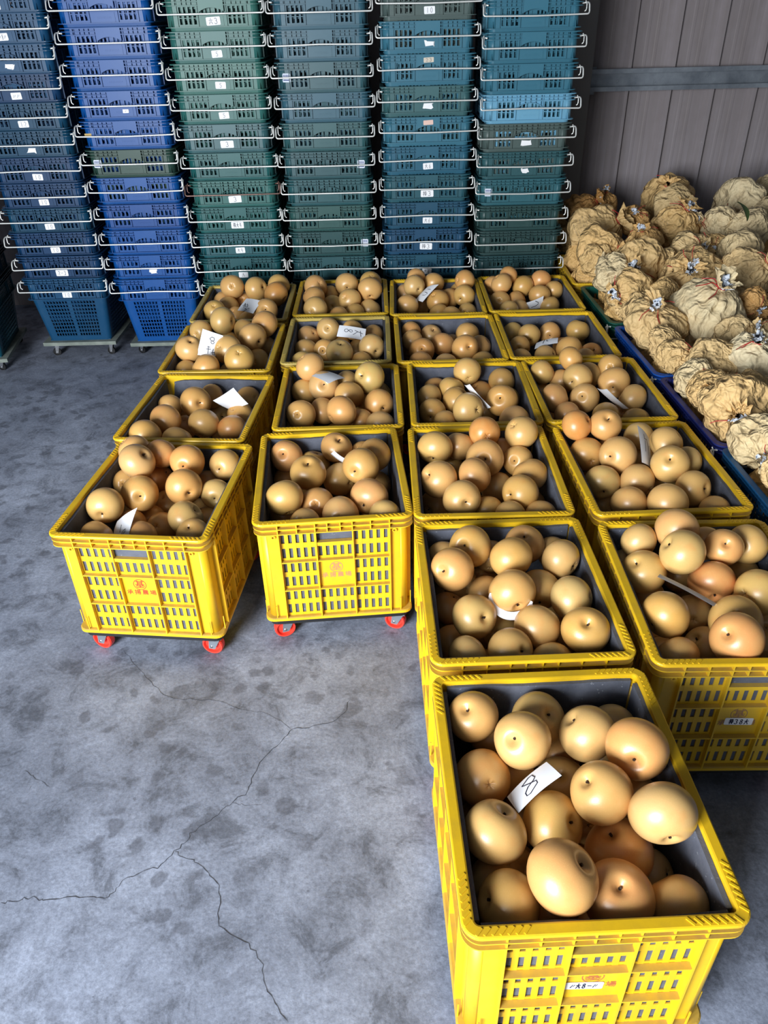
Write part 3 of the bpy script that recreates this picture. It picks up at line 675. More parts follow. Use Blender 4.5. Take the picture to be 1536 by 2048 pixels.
PD = json.loads('{"A1":{"v":[[-79,134,27,530],[28,148,11,533],[128,77,5,545],[133,177,14,506],[-136,157,-46,457],[-46,175,-60,511],[-97,72,-51,499],[-134,-57,-23,481],[104,-116,-9,530],[-52,-7,-65,432],[14,-75,-66,430],[63,183,-68,430]],"s":[null,[86,-43,27],[81,-40,-43],null,null,null,null,null,[8,-85,52],null,null,null],"o":[0,0,1,0,0,0,0,0,0,0,0,0],"f":[[-63,-176,-268,505],[-48,-79,-269,493],[-132,76,-268,498],[-38,103,-268,499],[38,-174,-266,524],[48,-70,-268,495],[-9,9,-268,502],[29,175,-267,510],[130,-128,-266,524],[129,-5,-265,529],[66,76,-266,518],[132,151,-268,499],[-131,-116,-228,512],[-130,-23,-266,518],[-75,53,-193,492],[-130,174,-266,517],[-17,-133,-191,505],[-32,-35,-182,514],[13,97,-183,517],[-51,174,-202,517],[96,-175,-182,511],[131,-67,-184,512],[132,87,-194,498],[85,175,-185,510]]},"A2":{"v":[[-42,187,36,530],[132,176,23,547],[-136,180,-6,462],[95,77,3,560],[-131,-47,7,516],[14,-38,1,543],[78,-142,1,551],[-21,183,-55,430],[128,181,-74,449],[120,5,-66,445],[-43,-174,-18,525],[44,183,-3,430],[-136,-114,-57,430]],"s":[[95,-30,5],null,null,[72,-67,-17],[30,-34,89],null,null,null,null,null,null,null,null],"o":[0,0,0,0,0,0,0,0,0,0,0,0,0],"f":[[-59,-77,-267,506],[-132,-11,-268,501],[-130,92,-266,518],[-74,176,-268,502],[38,-98,-268,505],[37,2,-266,521],[-27,88,-267,510],[27,174,-266,521],[102,-175,-267,511],[132,-29,-268,496],[131,72,-267,508],[130,174,-266,525],[-131,-175,-267,513],[-129,-81,-195,529],[-66,23,-206,490],[-132,175,-189,504],[-29,-174,-266,521],[-2,-51,-189,517],[42,75,-196,512],[-28,147,-184,517],[129,-173,-170,525],[98,-78,-190,517],[125,19,-183,512],[131,120,-179,512]]},"A3":{"v":[[-35,69,-25,519],[-102,-58,-32,514],[21,-43,-49,502],[-139,101,-58,430],[1,183,-138,430],[117,57,-66,460],[120,183,-63,430],[-13,183,-56,430],[115,-44,-66,459],[-131,-175,-28,514],[-35,-161,-56,498],[-137,179,-117,454],[-94,92,-133,430]],"s":[[63,-73,27],null,null,null,[63,-67,40],null,null,null,null,null,null,null,null],"o":[0,0,0,0,0,0,0,0,1,0,0,0,0],"f":[[-129,-173,-265,526],[-59,2,-267,510],[-131,72,-267,514],[-131,175,-267,512],[-29,-176,-268,498],[41,-44,-267,510],[27,57,-265,527],[38,173,-265,526],[88,-177,-269,491],[130,-89,-266,517],[124,11,-268,503],[114,108,-268,495],[-74,-176,-182,496],[-130,-71,-266,522],[-129,2,-193,528],[-47,123,-245,511],[31,-174,-190,505],[-39,-88,-226,510],[0,-1,-185,523],[41,114,-182,520],[133,-149,-188,493],[132,-37,-182,499],[130,63,-181,525],[131,175,-200,510]]},"A4":{"v":[[-137,179,8,461],[-95,96,19,507],[-56,182,-3,438],[31,155,-11,496],[136,180,-33,462],[-139,99,-58,430],[-78,183,-88,430],[-70,19,-41,509],[50,49,-32,511],[73,183,-105,430],[131,74,-69,430],[-133,-68,-26,491],[-38,110,-135,430],[83,-59,-68,485],[-83,-48,-107,459],[4,-48,-110,430],[129,-137,-64,430],[-128,-161,-66,430],[-8,-157,-66,430],[109,33,-139,430],[-60,30,-139,430]],"s":[null,[72,-13,69],null,[-2,-99,14],[-27,-96,12],null,null,[36,-88,32],[61,-79,-4],null,[18,-98,10],[13,-98,-11],null,null,null,null,[-12,-39,91],null,null,null,null],"o":[0,0,0,0,0,0,1,0,0,0,0,0,0,0,0,0,0,0,0,0,0],"f":[[-129,-126,-265,526],[-131,-24,-267,510],[-130,77,-266,523],[-132,176,-268,497],[-39,-173,-265,525],[-44,-74,-269,495],[-45,24,-268,499],[-38,123,-266,519],[123,-176,-268,502],[133,-78,-269,495],[42,-21,-269,493],[60,91,-266,522],[-133,-177,-181,491],[-133,-73,-182,492],[-129,88,-164,528],[-77,174,-188,521],[30,-176,-191,505],[44,-117,-268,498],[18,36,-190,525],[33,174,-213,522],[130,-150,-172,517],[131,-49,-175,511],[131,20,-267,511],[129,173,-265,529]]},"B1":{"v":[[-129,145,1,529],[-131,12,-10,514],[-116,-130,-15,525],[-50,59,-66,484],[17,173,-1,533],[33,23,-28,517],[131,175,5,512],[127,72,5,550],[125,1,-69,497],[56,-63,-66,460],[-17,-120,-59,482],[-62,183,-53,435],[82,182,-83,437]],"s":[null,null,null,null,[7,-100,-6],null,null,[2,-87,-49],null,null,null,null,null],"o":[0,0,0,0,0,0,0,0,0,0,0,0,0],"f":[[-46,-124,-266,518],[-44,-22,-268,504],[-132,28,-268,498],[-133,177,-269,490],[39,-176,-268,501],[43,-74,-265,527],[-48,77,-269,492],[-34,175,-267,512],[129,-131,-265,526],[130,-19,-266,518],[132,81,-268,501],[67,174,-266,516],[-133,-177,-269,495],[-131,-71,-267,510],[-65,28,-186,501],[-129,104,-203,525],[-15,-174,-183,525],[-19,-71,-184,520],[41,28,-267,505],[23,105,-206,522],[89,-173,-180,529],[106,-73,-186,505],[99,35,-187,511],[132,149,-197,496]]},"B2":{"v":[[-134,178,-61,482],[-50,178,-29,480],[-136,36,-64,465],[-56,1,-53,451],[8,-101,-23,520],[77,180,-122,460],[131,-27,-33,514],[138,182,-62,437],[-138,-121,-50,435],[91,-104,-66,430],[52,183,-37,430],[-3,183,-101,430]],"s":[null,[0,-88,47],null,[-22,-91,36],[13,-24,96],[14,-77,62],[46,-88,-12],null,null,null,null,null],"o":[0,0,0,0,0,0,0,0,0,0,0,0],"f":[[-130,-174,-266,516],[-132,-62,-268,502],[-132,37,-268,499],[-133,177,-269,494],[29,-174,-266,522],[41,-41,-265,525],[28,61,-266,523],[30,174,-266,518],[131,-175,-267,514],[133,-77,-269,492],[129,74,-265,525],[131,175,-267,509],[-67,-174,-189,517],[-133,-13,-184,495],[-103,82,-184,520],[-132,176,-172,496],[32,-173,-163,528],[-41,-101,-266,518],[-47,-1,-238,511],[-54,118,-266,516],[132,-176,-168,499],[82,-88,-186,510],[133,-5,-205,493],[132,127,-180,501]]},"B3":{"v":[[-111,183,26,502],[-61,107,-17,518],[103,122,3,549],[-135,151,-58,466],[30,58,-34,511],[-133,-57,-47,494],[-60,9,-66,462],[7,-96,-19,514],[132,8,-45,505],[135,-119,-63,472],[93,111,-96,465],[20,183,-41,430],[-128,183,-139,430],[139,183,-89,430],[70,-60,-77,430]],"s":[null,[7,-86,51],[-69,-57,45],null,null,null,null,null,[38,-92,0],null,null,null,null,null,null],"o":[0,0,0,0,0,0,0,0,0,0,0,0,0,0,0],"f":[[-61,-105,-268,498],[-132,-39,-268,497],[-75,41,-268,501],[-129,126,-265,525],[37,-145,-269,491],[1,-25,-265,527],[14,84,-267,508],[58,174,-266,520],[131,-175,-267,510],[111,-76,-265,528],[90,21,-268,497],[132,108,-268,500],[-131,-175,-267,510],[-75,-48,-189,510],[-132,59,-190,503],[-42,176,-268,502],[-32,-177,-210,494],[40,-84,-192,510],[-19,36,-185,523],[4,142,-185,525],[131,-134,-177,507],[129,-33,-174,529],[129,71,-176,529],[132,176,-198,503]]},"B4":{"v":[[-134,178,-43,478],[20,179,-24,470],[-51,180,-80,464],[-66,46,-29,516],[88,26,-6,526],[133,112,-20,487],[101,183,-57,430],[24,102,-91,492],[-131,-87,-27,510],[-43,-67,-66,459],[20,-142,-57,491],[104,-93,-35,524],[139,105,-123,430],[139,-180,-44,430],[-77,-164,-66,430],[-139,183,-132,430],[-139,-54,-113,430],[138,-64,-133,430]],"s":[[-19,-75,63],[25,-35,90],null,[3,-36,93],[-51,-86,6],[-56,-61,56],null,null,null,null,null,[-51,-84,-16],null,null,[-44,-51,74],null,null,null],"o":[0,0,0,0,0,0,0,0,0,0,0,0,0,0,0,0,0,0],"f":[[-132,-134,-268,501],[-130,-34,-266,521],[-130,68,-266,515],[-130,174,-266,525],[-35,-133,-269,493],[-28,-33,-265,527],[30,52,-265,525],[-45,118,-268,500],[130,-154,-266,518],[133,-30,-269,490],[130,75,-266,525],[131,175,-267,507],[-130,-174,-177,520],[-80,-86,-194,522],[-133,18,-181,491],[-99,118,-184,525],[41,-177,-229,494],[42,-25,-195,496],[-38,38,-193,508],[33,176,-268,500],[130,-174,-167,516],[55,-88,-268,498],[131,17,-182,515],[83,173,-179,520]]},"C1":{"v":[[-132,176,-50,498],[-97,108,10,495],[-2,178,1,483],[-131,-11,-44,506],[-64,183,-116,430],[9,39,-39,511],[71,110,-51,458],[140,137,23,477],[133,53,-21,491],[13,-49,-70,443],[65,-117,-58,435],[139,-56,-65,430],[42,183,-74,430],[-85,191,24,430],[117,183,-43,430]],"s":[null,[52,-85,-12],null,null,null,null,null,null,[-55,-82,-17],null,null,null,null,null,null],"o":[0,0,0,0,0,0,0,0,0,0,0,0,0,0,0],"f":[[-129,-173,-265,529],[-103,-75,-267,513],[-133,19,-269,494],[-72,97,-265,526],[-33,-145,-268,505],[45,-57,-267,505],[26,77,-268,500],[-3,173,-265,527],[61,-174,-266,518],[132,-106,-268,502],[132,-8,-268,505],[98,175,-267,507],[-131,-129,-175,505],[-130,-29,-182,517],[-129,74,-183,528],[-133,177,-269,492],[8,-174,-180,524],[-27,-72,-199,524],[-36,0,-268,499],[52,132,-188,529],[129,-171,-191,525],[93,-75,-181,519],[65,19,-201,494],[131,87,-243,508]]},"C2":{"v":[[-139,101,-51,430],[-52,182,-61,437],[-11,85,-66,466],[-102,6,-60,496],[97,151,-50,484],[65,-51,-31,515],[139,36,-57,430],[-137,183,-47,430],[-113,-111,-66,461],[-16,-130,-66,440],[127,-115,-66,442],[-139,183,-131,430],[36,183,-105,430]],"s":[null,[20,-50,84],null,[-5,-84,55],null,[28,-84,46],null,null,null,null,null,null,null],"o":[0,0,0,0,0,0,0,0,0,0,0,0,0],"f":[[-130,-149,-266,518],[-62,-75,-267,506],[-130,-1,-266,520],[-130,174,-266,516],[36,-175,-267,511],[39,-74,-266,521],[2,28,-265,529],[49,118,-267,509],[129,-134,-265,528],[131,-31,-267,515],[131,68,-267,505],[131,175,-267,509],[-101,-174,-173,516],[-132,-75,-198,503],[-80,25,-181,527],[-81,87,-267,505],[-14,-126,-196,515],[8,-28,-179,524],[-17,107,-192,523],[-31,174,-266,517],[130,-174,-171,519],[98,-79,-183,520],[96,23,-186,513],[131,121,-184,507]]},"C3":{"v":[[7,177,-7,489],[134,178,-48,475],[-53,121,-49,459],[-42,29,-52,489],[-18,-124,-11,526],[103,-47,-18,523],[57,179,-96,471],[-134,86,-64,455],[-130,-26,-66,465],[-106,183,-78,430],[132,-154,-43,500],[72,95,-133,430],[-91,-112,-68,430],[139,59,-65,430]],"s":[null,null,null,[62,-4,79],null,[-33,-75,57],null,null,[-19,-98,-8],null,null,null,null,null],"o":[0,0,0,0,0,0,0,0,0,0,0,0,0,0],"f":[[-131,-175,-267,513],[-132,-76,-268,500],[-133,77,-269,493],[-131,175,-267,510],[-30,-174,-266,522],[24,-88,-266,523],[50,11,-267,515],[42,109,-268,497],[70,-177,-269,493],[133,-76,-269,492],[132,75,-268,501],[131,175,-267,511],[-82,-176,-181,496],[-131,-91,-170,515],[-130,2,-207,503],[-126,122,-181,522],[26,-167,-181,511],[-50,-18,-266,521],[-43,77,-233,500],[-31,175,-267,513],[129,-173,-190,525],[82,-86,-185,491],[129,-1,-203,527],[59,175,-197,514]]},"C4":{"v":[[-130,134,-9,518],[-53,181,-34,454],[23,182,13,464],[133,177,12,500],[13,78,-18,544],[117,109,-47,443],[-129,-20,-27,526],[-27,-17,-18,504],[133,-4,-31,494],[52,62,-112,480],[92,-93,-33,505],[-74,-124,-28,505],[-76,183,-117,430],[76,183,-57,430],[1,-110,-79,430],[54,-173,-57,430],[138,-166,-64,430],[139,-18,-120,430],[-135,12,-140,474]],"s":[[-24,-85,-47],null,null,null,[-9,-88,46],[-49,-75,44],[-74,-37,56],null,null,null,[-84,-51,19],[17,-94,28],[-18,-73,66],null,null,null,null,null,null],"o":[0,0,1,0,0,0,0,0,0,0,0,0,0,0,0,0,0,0,0],"f":[[-131,-175,-267,513],[-131,-75,-267,508],[-99,22,-265,528],[-56,115,-268,498],[40,-117,-268,502],[-36,-56,-269,493],[31,14,-268,497],[34,175,-267,514],[118,-177,-269,492],[129,-71,-265,528],[130,31,-266,520],[133,177,-269,493],[-93,-174,-173,522],[-78,-76,-184,495],[-131,98,-207,511],[-132,176,-268,499],[3,-176,-200,497],[14,-40,-186,511],[-28,52,-196,525],[-36,177,-197,493],[132,-176,-173,498],[102,-83,-169,509],[65,93,-216,528],[121,166,-173,505]]},"C5":{"v":[[-78,151,-9,505],[-131,68,-12,509],[12,97,-7,504],[60,177,-29,487],[135,106,-23,471],[139,183,-64,430],[-3,-9,-23,528],[74,50,-69,503],[133,-21,-38,493],[-95,-55,-53,500],[-138,63,-131,438],[132,-142,-27,502],[39,-95,-56,502],[-32,-163,-60,495],[-124,-166,-66,430],[56,-183,-75,430],[-33,182,-149,445],[-47,76,-98,430],[-139,183,-65,430],[-99,137,-119,430],[-22,-30,-133,430],[-139,-34,-153,430],[120,-44,-133,430],[-19,183,-67,430]],"s":[[-53,-64,57],[-66,-64,39],null,[-11,-35,93],null,null,[17,-97,-17],[-8,-96,-27],null,[45,-71,54],[38,30,88],[-11,-46,88],null,[58,-59,56],null,null,[-18,-64,75],null,null,null,null,null,null,null],"o":[0,0,0,0,0,0,0,0,0,0,0,0,0,0,0,0,0,0,0,0,0,0,0,0],"f":[[-69,-174,-266,521],[-132,-95,-268,504],[-133,3,-269,491],[-131,102,-269,490],[32,-174,-266,522],[-36,-14,-266,523],[-17,86,-266,519],[-65,177,-269,491],[132,-176,-268,500],[129,-5,-265,528],[84,87,-267,512],[131,175,-267,507],[-129,-163,-184,529],[-61,-86,-197,529],[-81,48,-201,500],[-130,174,-198,519],[-13,-174,-174,523],[48,-73,-266,524],[44,13,-209,527],[33,174,-266,520],[87,-177,-182,493],[132,-93,-215,502],[132,57,-186,498],[85,144,-184,515]]},"C6":{"v":[[-135,179,-37,471],[-57,99,-13,500],[-10,176,-49,505],[69,120,-29,511],[131,50,11,523],[-132,64,-71,501],[52,-21,-8,511],[132,-78,13,518],[-131,-58,-50,515],[-26,-32,-72,513],[77,-79,-89,550],[-50,-169,0,537],[-125,-168,-72,504],[42,-173,-56,534],[136,-180,-77,465],[21,84,-123,483],[-94,183,-114,430],[139,-83,-156,430],[-69,106,-121,430],[139,23,-95,430],[-137,-100,-133,433],[55,3,-133,430],[41,168,-146,430],[139,-166,-160,430],[139,173,-76,430],[-51,-158,-128,430]],"s":[[-39,-32,86],[-54,-50,67],[37,-43,82],[-70,22,67],[-40,-85,33],null,null,[0,-97,-23],[40,29,87],[66,-42,63],[-40,19,90],[61,-1,79],[-86,-3,50],[-14,-19,97],null,[-21,-24,95],null,null,null,null,null,null,null,null,null,null],"o":[0,0,0,0,0,0,0,0,0,0,1,0,0,0,0,0,0,0,0,0,0,0,0,0,0,0],"f":[[-67,-173,-265,528],[-131,-95,-267,509],[-131,76,-267,508],[-77,173,-265,529],[32,-176,-268,500],[8,-64,-268,503],[34,30,-269,493],[26,173,-265,527],[131,-175,-267,511],[131,-41,-267,508],[129,60,-265,526],[129,164,-265,526],[-132,-176,-189,498],[-86,-53,-192,495],[-129,35,-175,525],[-129,137,-186,528],[29,-175,-169,512],[7,-70,-166,519],[-65,1,-269,491],[-36,87,-230,510],[81,-107,-218,493],[130,6,-182,495],[61,101,-207,492],[131,175,-167,511]]},"D1":{"v":[[-111,115,4,478],[-1,152,-22,504],[87,180,-2,464],[138,119,-34,439],[64,67,-40,496],[-123,46,-57,474],[-38,79,-65,437],[-68,188,20,430],[-139,183,-23,430],[-42,-19,-74,430],[100,-13,-64,430],[-98,-79,-58,430],[139,148,-114,430],[-136,183,-102,430]],"s":[null,null,null,null,null,null,null,null,null,null,null,null,null,null],"o":[0,0,0,0,0,0,0,0,0,0,0,0,0,0],"f":[[-69,-173,-265,528],[-67,-7,-268,502],[-132,73,-268,496],[-129,173,-265,526],[32,-176,-268,502],[-14,-89,-268,495],[30,12,-269,492],[-29,176,-268,497],[131,-168,-267,507],[132,-48,-268,500],[130,52,-266,517],[129,173,-265,526],[-132,-176,-188,496],[-133,-90,-269,492],[-130,9,-192,520],[-42,82,-230,517],[9,-171,-170,525],[-11,-30,-192,495],[44,55,-181,518],[32,176,-191,501],[132,-176,-170,497],[67,-100,-215,505],[130,-2,-179,524],[48,111,-266,523]]},"D2":{"v":[[-75,118,-53,460],[25,179,-68,448],[134,143,-48,483],[-131,183,-65,430],[-128,27,-66,430],[-43,-90,-66,465],[50,-71,-44,504],[139,-79,-60,430],[139,182,-129,430],[76,129,-115,430],[95,-151,-55,430],[-139,-95,-72,430]],"s":[null,[-21,-98,5],null,null,[-17,-97,17],null,[0,-97,24],[10,-64,77],null,null,null,null],"o":[0,0,0,0,0,0,0,1,0,0,0,0],"f":[[-130,-174,-266,523],[-78,-10,-268,504],[-130,75,-266,518],[-131,175,-267,510],[-30,-176,-268,496],[-10,-81,-267,509],[42,7,-265,527],[-31,174,-266,516],[77,-126,-269,495],[131,-43,-267,512],[129,61,-265,526],[133,177,-269,491],[-75,-177,-183,490],[-130,-82,-221,523],[-131,13,-186,514],[-82,126,-193,520],[28,-160,-191,503],[-19,-20,-188,513],[-31,75,-268,496],[34,177,-191,495],[131,-175,-203,512],[93,-83,-181,524],[131,11,-177,512],[53,123,-269,491]]},"D3":{"v":[[-139,183,-20,430],[-62,179,-58,468],[-29,103,-12,505],[25,177,-37,492],[107,181,-9,446],[-38,191,25,430],[90,65,-16,534],[-128,8,-41,510],[-23,12,-47,494],[133,-23,-38,488],[23,-107,-63,494],[-103,-81,-64,457],[114,-137,-66,449],[137,49,-131,430],[-134,183,-108,430]],"s":[null,null,[-69,-73,-4],null,null,null,[-35,-94,-5],null,[-46,-73,51],null,null,null,null,null,null],"o":[0,0,0,0,0,0,0,0,0,0,0,0,0,0,0],"f":[[-130,-174,-266,524],[-110,-18,-269,490],[-130,78,-266,525],[-94,174,-266,519],[38,-176,-268,499],[-40,-88,-266,517],[6,4,-265,527],[24,177,-269,493],[132,-147,-268,502],[60,-81,-268,495],[130,8,-266,525],[121,176,-268,495],[-133,-177,-166,494],[-133,-91,-211,494],[-65,35,-198,523],[-132,134,-184,498],[-43,-173,-210,529],[12,-58,-187,491],[68,26,-188,508],[-31,97,-268,495],[89,-176,-185,497],[132,-72,-205,497],[66,88,-267,512],[132,111,-197,499]]},"D4":{"v":[[-148,192,29,452],[-62,188,28,473],[-30,176,-59,501],[-124,137,-42,506],[-54,67,-9,539],[101,108,1,496],[124,183,-35,430],[67,-16,3,521],[139,31,-19,430],[-116,-4,-54,498],[-19,-20,-47,494],[-75,-125,-55,499],[8,-174,-23,523],[101,-108,-22,487],[139,-59,-82,430],[44,183,-12,430],[122,108,-133,430],[139,-183,-52,430],[65,183,-95,430],[-94,9,-142,430]],"s":[null,[-3,-54,84],[37,-40,84],null,[-78,-58,23],null,null,[-34,-60,72],null,[-7,-96,-28],null,null,null,[55,-74,39],null,null,null,null,null,null],"o":[1,0,0,0,0,0,0,0,0,0,0,0,0,0,0,0,0,0,0,0],"f":[[-59,-108,-267,514],[-132,-41,-268,498],[-74,37,-268,505],[-130,174,-266,522],[36,-174,-266,522],[37,-74,-266,517],[27,26,-265,526],[-29,174,-266,521],[129,-133,-267,514],[130,-32,-266,517],[132,67,-268,495],[53,120,-269,492],[-132,-176,-268,500],[-130,-108,-194,520],[-129,92,-204,529],[-79,176,-180,499],[-36,-173,-192,529],[-34,-32,-205,523],[-20,94,-208,497],[38,175,-189,512],[132,-176,-177,501],[96,-83,-185,520],[94,22,-190,504],[131,175,-267,506]]},"D5":{"v":[[-34,179,21,520],[-119,183,-13,430],[-53,79,28,519],[44,183,-24,430],[60,119,11,430],[135,159,-11,471],[-129,93,-39,519],[19,53,-39,516],[139,152,-99,430],[97,-9,-22,515],[-127,-72,-27,517],[-16,37,-122,430],[24,-81,-41,548],[-16,-173,-7,532],[-123,-164,-66,437],[-21,-69,-130,468],[1,182,-127,430],[-98,107,-126,430],[110,-88,-122,430],[139,-8,-123,430],[-139,183,-93,430],[47,77,-161,430]],"s":[null,null,[-85,11,52],null,[-25,-60,76],[-70,-64,31],[-62,-19,76],[-9,-95,-31],null,null,[-83,-43,-36],null,null,[-72,-32,62],null,[-68,2,73],null,null,null,null,null,null],"o":[0,0,0,0,0,0,0,1,0,0,0,0,0,0,0,0,0,0,0,0,0,0],"f":[[-129,-173,-265,527],[-131,-74,-267,511],[-129,26,-265,529],[-121,125,-267,506],[-26,-175,-267,514],[-30,-74,-266,519],[34,98,-269,494],[-33,174,-266,523],[76,-174,-266,523],[133,-92,-269,495],[130,74,-266,516],[131,175,-267,507],[-75,-153,-183,497],[-105,-60,-173,499],[-132,33,-166,496],[-129,173,-183,527],[25,-123,-195,523],[31,-21,-205,519],[-29,25,-268,497],[-45,96,-202,519],[132,-147,-188,501],[131,-11,-214,510],[133,123,-183,491],[51,173,-206,527]]}}')
def project(p):
    d = (p[0], p[1], p[2] - CAM_Z)
    c = [sum(CR[i][j] * d[j] for j in range(3)) for i in range(3)]
    return 768 + F_PX * c[0] / c[2], 1024 - F_PX * c[1] / c[2]
rowmesh = MB(); low = pear_mesh(99, 14, 10)
TAN = [(212, 164, 98), (208, 160, 92), (214, 170, 106), (206, 156, 88), (216, 158, 94), (208, 170, 106)]
for n, dd in PD.items():
    x0, y0, a = PLACE[n]; ca, sa = math.cos(a), math.sin(a)
    items = []
    for (lx, ly, lz, r10), st, org in zip(dd['v'], dd['s'], dd['o']):
        lx, ly, lz, r = lx / 1000, ly / 1000, lz / 1000, r10 / 10000
        p = (x0 + lx * ca - ly * sa, y0 + lx * sa + ly * ca, RZ + lz)
        items.append((p, r, st, org, project(p)))
    order = sorted(range(len(items)), key=lambda i: items[i][4][1])
    nrow = max(3, round(len(items) / 4.6)); rows = [order[i * len(order) // nrow:(i + 1) * len(order) // nrow] for i in range(nrow)]
    for ri, row in enumerate(rows):
        row = sorted(row, key=lambda i: items[i][4][0])
        for ki, i in enumerate(row):
            p, r, st, org, uv = items[i]
            rr = random.Random(sum(map(ord, n)) * 100 + i)
            if st is not None:
                d = Vector((st[0] * ca - st[1] * sa, st[0] * sa + st[1] * ca, st[2])).normalized()
            else:
                d = Vector((rr.uniform(-1, 1), rr.uniform(0.0, 1.2), rr.uniform(-1, .8))).normalized()
            q = d.to_track_quat('Z', 'Y') @ Quaternion((0, 0, 1), rr.uniform(0, 6.28))
            col = (214, 144, 78) if org else rr.choice(TAN)
            col = tuple(min(255, max(0, c_ + rr.uniform(-5, 5))) for c_ in col)
            rw = 'back row' if ri == 0 else 'front row' if ri == nrow - 1 else ORD[ri] + ' row'
            lab = ('orange-tan' if org else 'tan') + ' pear, ' + ORD[ki] + ' from left in ' + rw + ', ' + where(n)
            o = obj('pear', PEARS[rr.randrange(8)], None, p, None, srgb(*col), label=lab, category='pear', group='loose pears in the yellow crates')
            o.rotation_mode = 'QUATERNION'; o.rotation_quaternion = q
            o.scale = (r * 1.0, r * 1.0, r * 1.0)
            obj('stem', STEM, o); obj('calyx', CALYX, o)
    for (lx, ly, lz, r10) in dd['f']:
        lx, ly, lz, r = lx / 1000, ly / 1000, lz / 1000, r10 / 10000
        M = Matrix.Translation((x0 + lx * ca - ly * sa, y0 + lx * sa + ly * ca, RZ + lz)) @ Matrix.Rotation(random.uniform(0, 3), 4, (random.random(), random.random(), 1)) @ Matrix.Scale(r, 4)
        rowmesh.add(low.v, low.f, True, M)
obj('buried_pears', rowmesh.mesh('buried_pears', MAT['pear']), None, color=srgb(220, 178, 110), kind='stuff', label='deeper layers of tan pears filling the yellow crates', category='pears')

# ------------------------------------------------------------------ paper cards on the pears
CARDS = json.loads('[["A1",[[169,-672,361],[927,-1241,411],[566,-1753,38],[-208,-1158,-7]],[[[0.16,0.644],[0.25,0.451]],[[0.186,0.401],[0.276,0.553],[0.272,0.745]],[[0.239,0.604],[0.351,0.535]],[[0.335,0.624],[0.409,0.691]],[[0.351,0.449],[0.447,0.555],[0.483,0.674],[0.45,0.703]],[[0.401,0.819],[0.465,0.814],[0.541,0.858],[0.495,0.921],[0.421,1.022]],[[0.562,0.78],[0.659,0.747]]]],["A2",[[-656,-520,897],[64,-411,572],[-225,-701,-165],[-951,-861,-8]],[[[0.432,0.272],[0.504,0.196],[0.625,0.215],[0.655,0.306],[0.585,0.348],[0.519,0.348],[0.44,0.297],[0.428,0.26]],[[0.554,0.355],[0.505,0.406],[0.571,0.463],[0.653,0.455],[0.682,0.385],[0.587,0.355]],[[0.431,0.585],[0.481,0.705],[0.507,0.906]],[[0.376,0.72],[0.596,0.703]],[[0.424,0.615],[0.539,0.625]],[[0.723,0.67],[0.707,0.839]],[[0.644,0.861],[0.835,0.793]],[[0.719,0.822],[0.766,0.941]],[[0.805,0.812],[0.827,0.935]]]],["A3",[[345,445,-84],[1190,199,512],[1567,412,-174],[829,544,-448]],[]],["A4",[[-891,-1105,-484],[-108,-1356,154],[-235,-1906,-352],[-942,-1392,-732]],[[[0.495,0.527],[0.499,0.909]],[[0.613,0.98],[0.702,0.807],[0.774,0.756],[0.783,0.861],[0.689,0.98]]]],["B2",[[37,789,247],[1116,727,77],[1042,317,-249],[-78,381,-73]],[[[0.375,0.399],[0.306,0.292],[0.237,0.331],[0.227,0.481],[0.282,0.562],[0.339,0.528],[0.375,0.399],[0.429,0.322],[0.504,0.353],[0.524,0.462],[0.482,0.535],[0.431,0.495],[0.375,0.399]],[[0.799,0.278],[0.856,0.773]],[[0.597,0.32],[0.724,0.406],[0.91,0.499]],[[0.712,0.41],[0.557,0.722]]]],["B3",[[-992,958,298],[-446,1365,284],[180,617,329],[-359,168,345]],[]],["C1",[[-365,791,156],[128,421,375],[-627,-208,-217],[-966,300,-314]],[[[0.433,0.284],[0.755,0.314]],[[0.422,0.473],[0.695,0.514],[0.804,0.559],[0.7,0.668],[0.451,0.669]]]],["C3",[[-277,-497,419],[-151,-959,640],[560,-1138,-120],[458,-714,-341]],[]],["C6",[[-1008,46,-424],[-287,411,-4],[-159,-58,234],[-915,-417,-212]],[[[0.334,0.264],[0.53,0.142],[0.617,0.145],[0.637,0.335],[0.574,0.423],[0.415,0.511],[0.31,0.648],[0.303,0.782],[0.378,0.809],[0.598,0.646],[0.611,0.519],[0.474,0.415],[0.334,0.264]]]],["D1",[[-107,-294,-411],[654,-225,-140],[634,-124,-730],[-3,-224,-723]],[[[0.494,0.113],[0.685,0.362],[0.685,0.518],[0.508,0.672],[0.224,0.775]]]],["D2",[[-630,115,-432],[159,-152,-129],[43,-635,-160],[-799,-410,-482]],[[[0.395,-0.026],[0.36,0.663]],[[0.512,0.143],[0.509,0.326],[0.543,0.465],[0.595,0.438]]]],["D3",[[-60,-514,168],[108,-1013,354],[940,-1005,-382],[786,-542,-555]],[]],["D4",[[-11,920,748],[458,1047,223],[281,124,-253],[-89,-74,87]],[[[0.359,0.139],[0.364,0.249]],[[0.334,0.27],[0.576,0.231],[0.64,0.342],[0.679,0.688],[0.821,0.334]],[[0.415,0.298],[0.349,0.647]]]],["D5",[[-1324,0,228],[-1112,363,-11],[-56,-419,-236],[-304,-785,20]],[]],["B4",[[-8,1405,-239],[118,707,236],[450,584,1],[347,1289,-505]],[]]]')
CTXT = {'A1': 'small white card handwritten with a character and 3', 'A2': 'large white card handwritten with a character and 8', 'A3': 'blank white card leaning on pears',
        'A4': 'white card standing with ink loops', 'B2': 'white card handwritten with 8 and a character', 'B3': 'blank white card wedged between pears', 'C1': 'slanted white card with ink curve',
        'C3': 'thin white card seen edge on', 'C6': 'white card handwritten with a large 8', 'D1': 'white card with one curved ink stroke', 'D2': 'white card handwritten with slanted strokes',
        'D3': 'thin white card wedged edge on', 'D4': 'upright white card with long ink strokes', 'D5': 'white card seen edge on', 'B4': 'white card corner showing'}
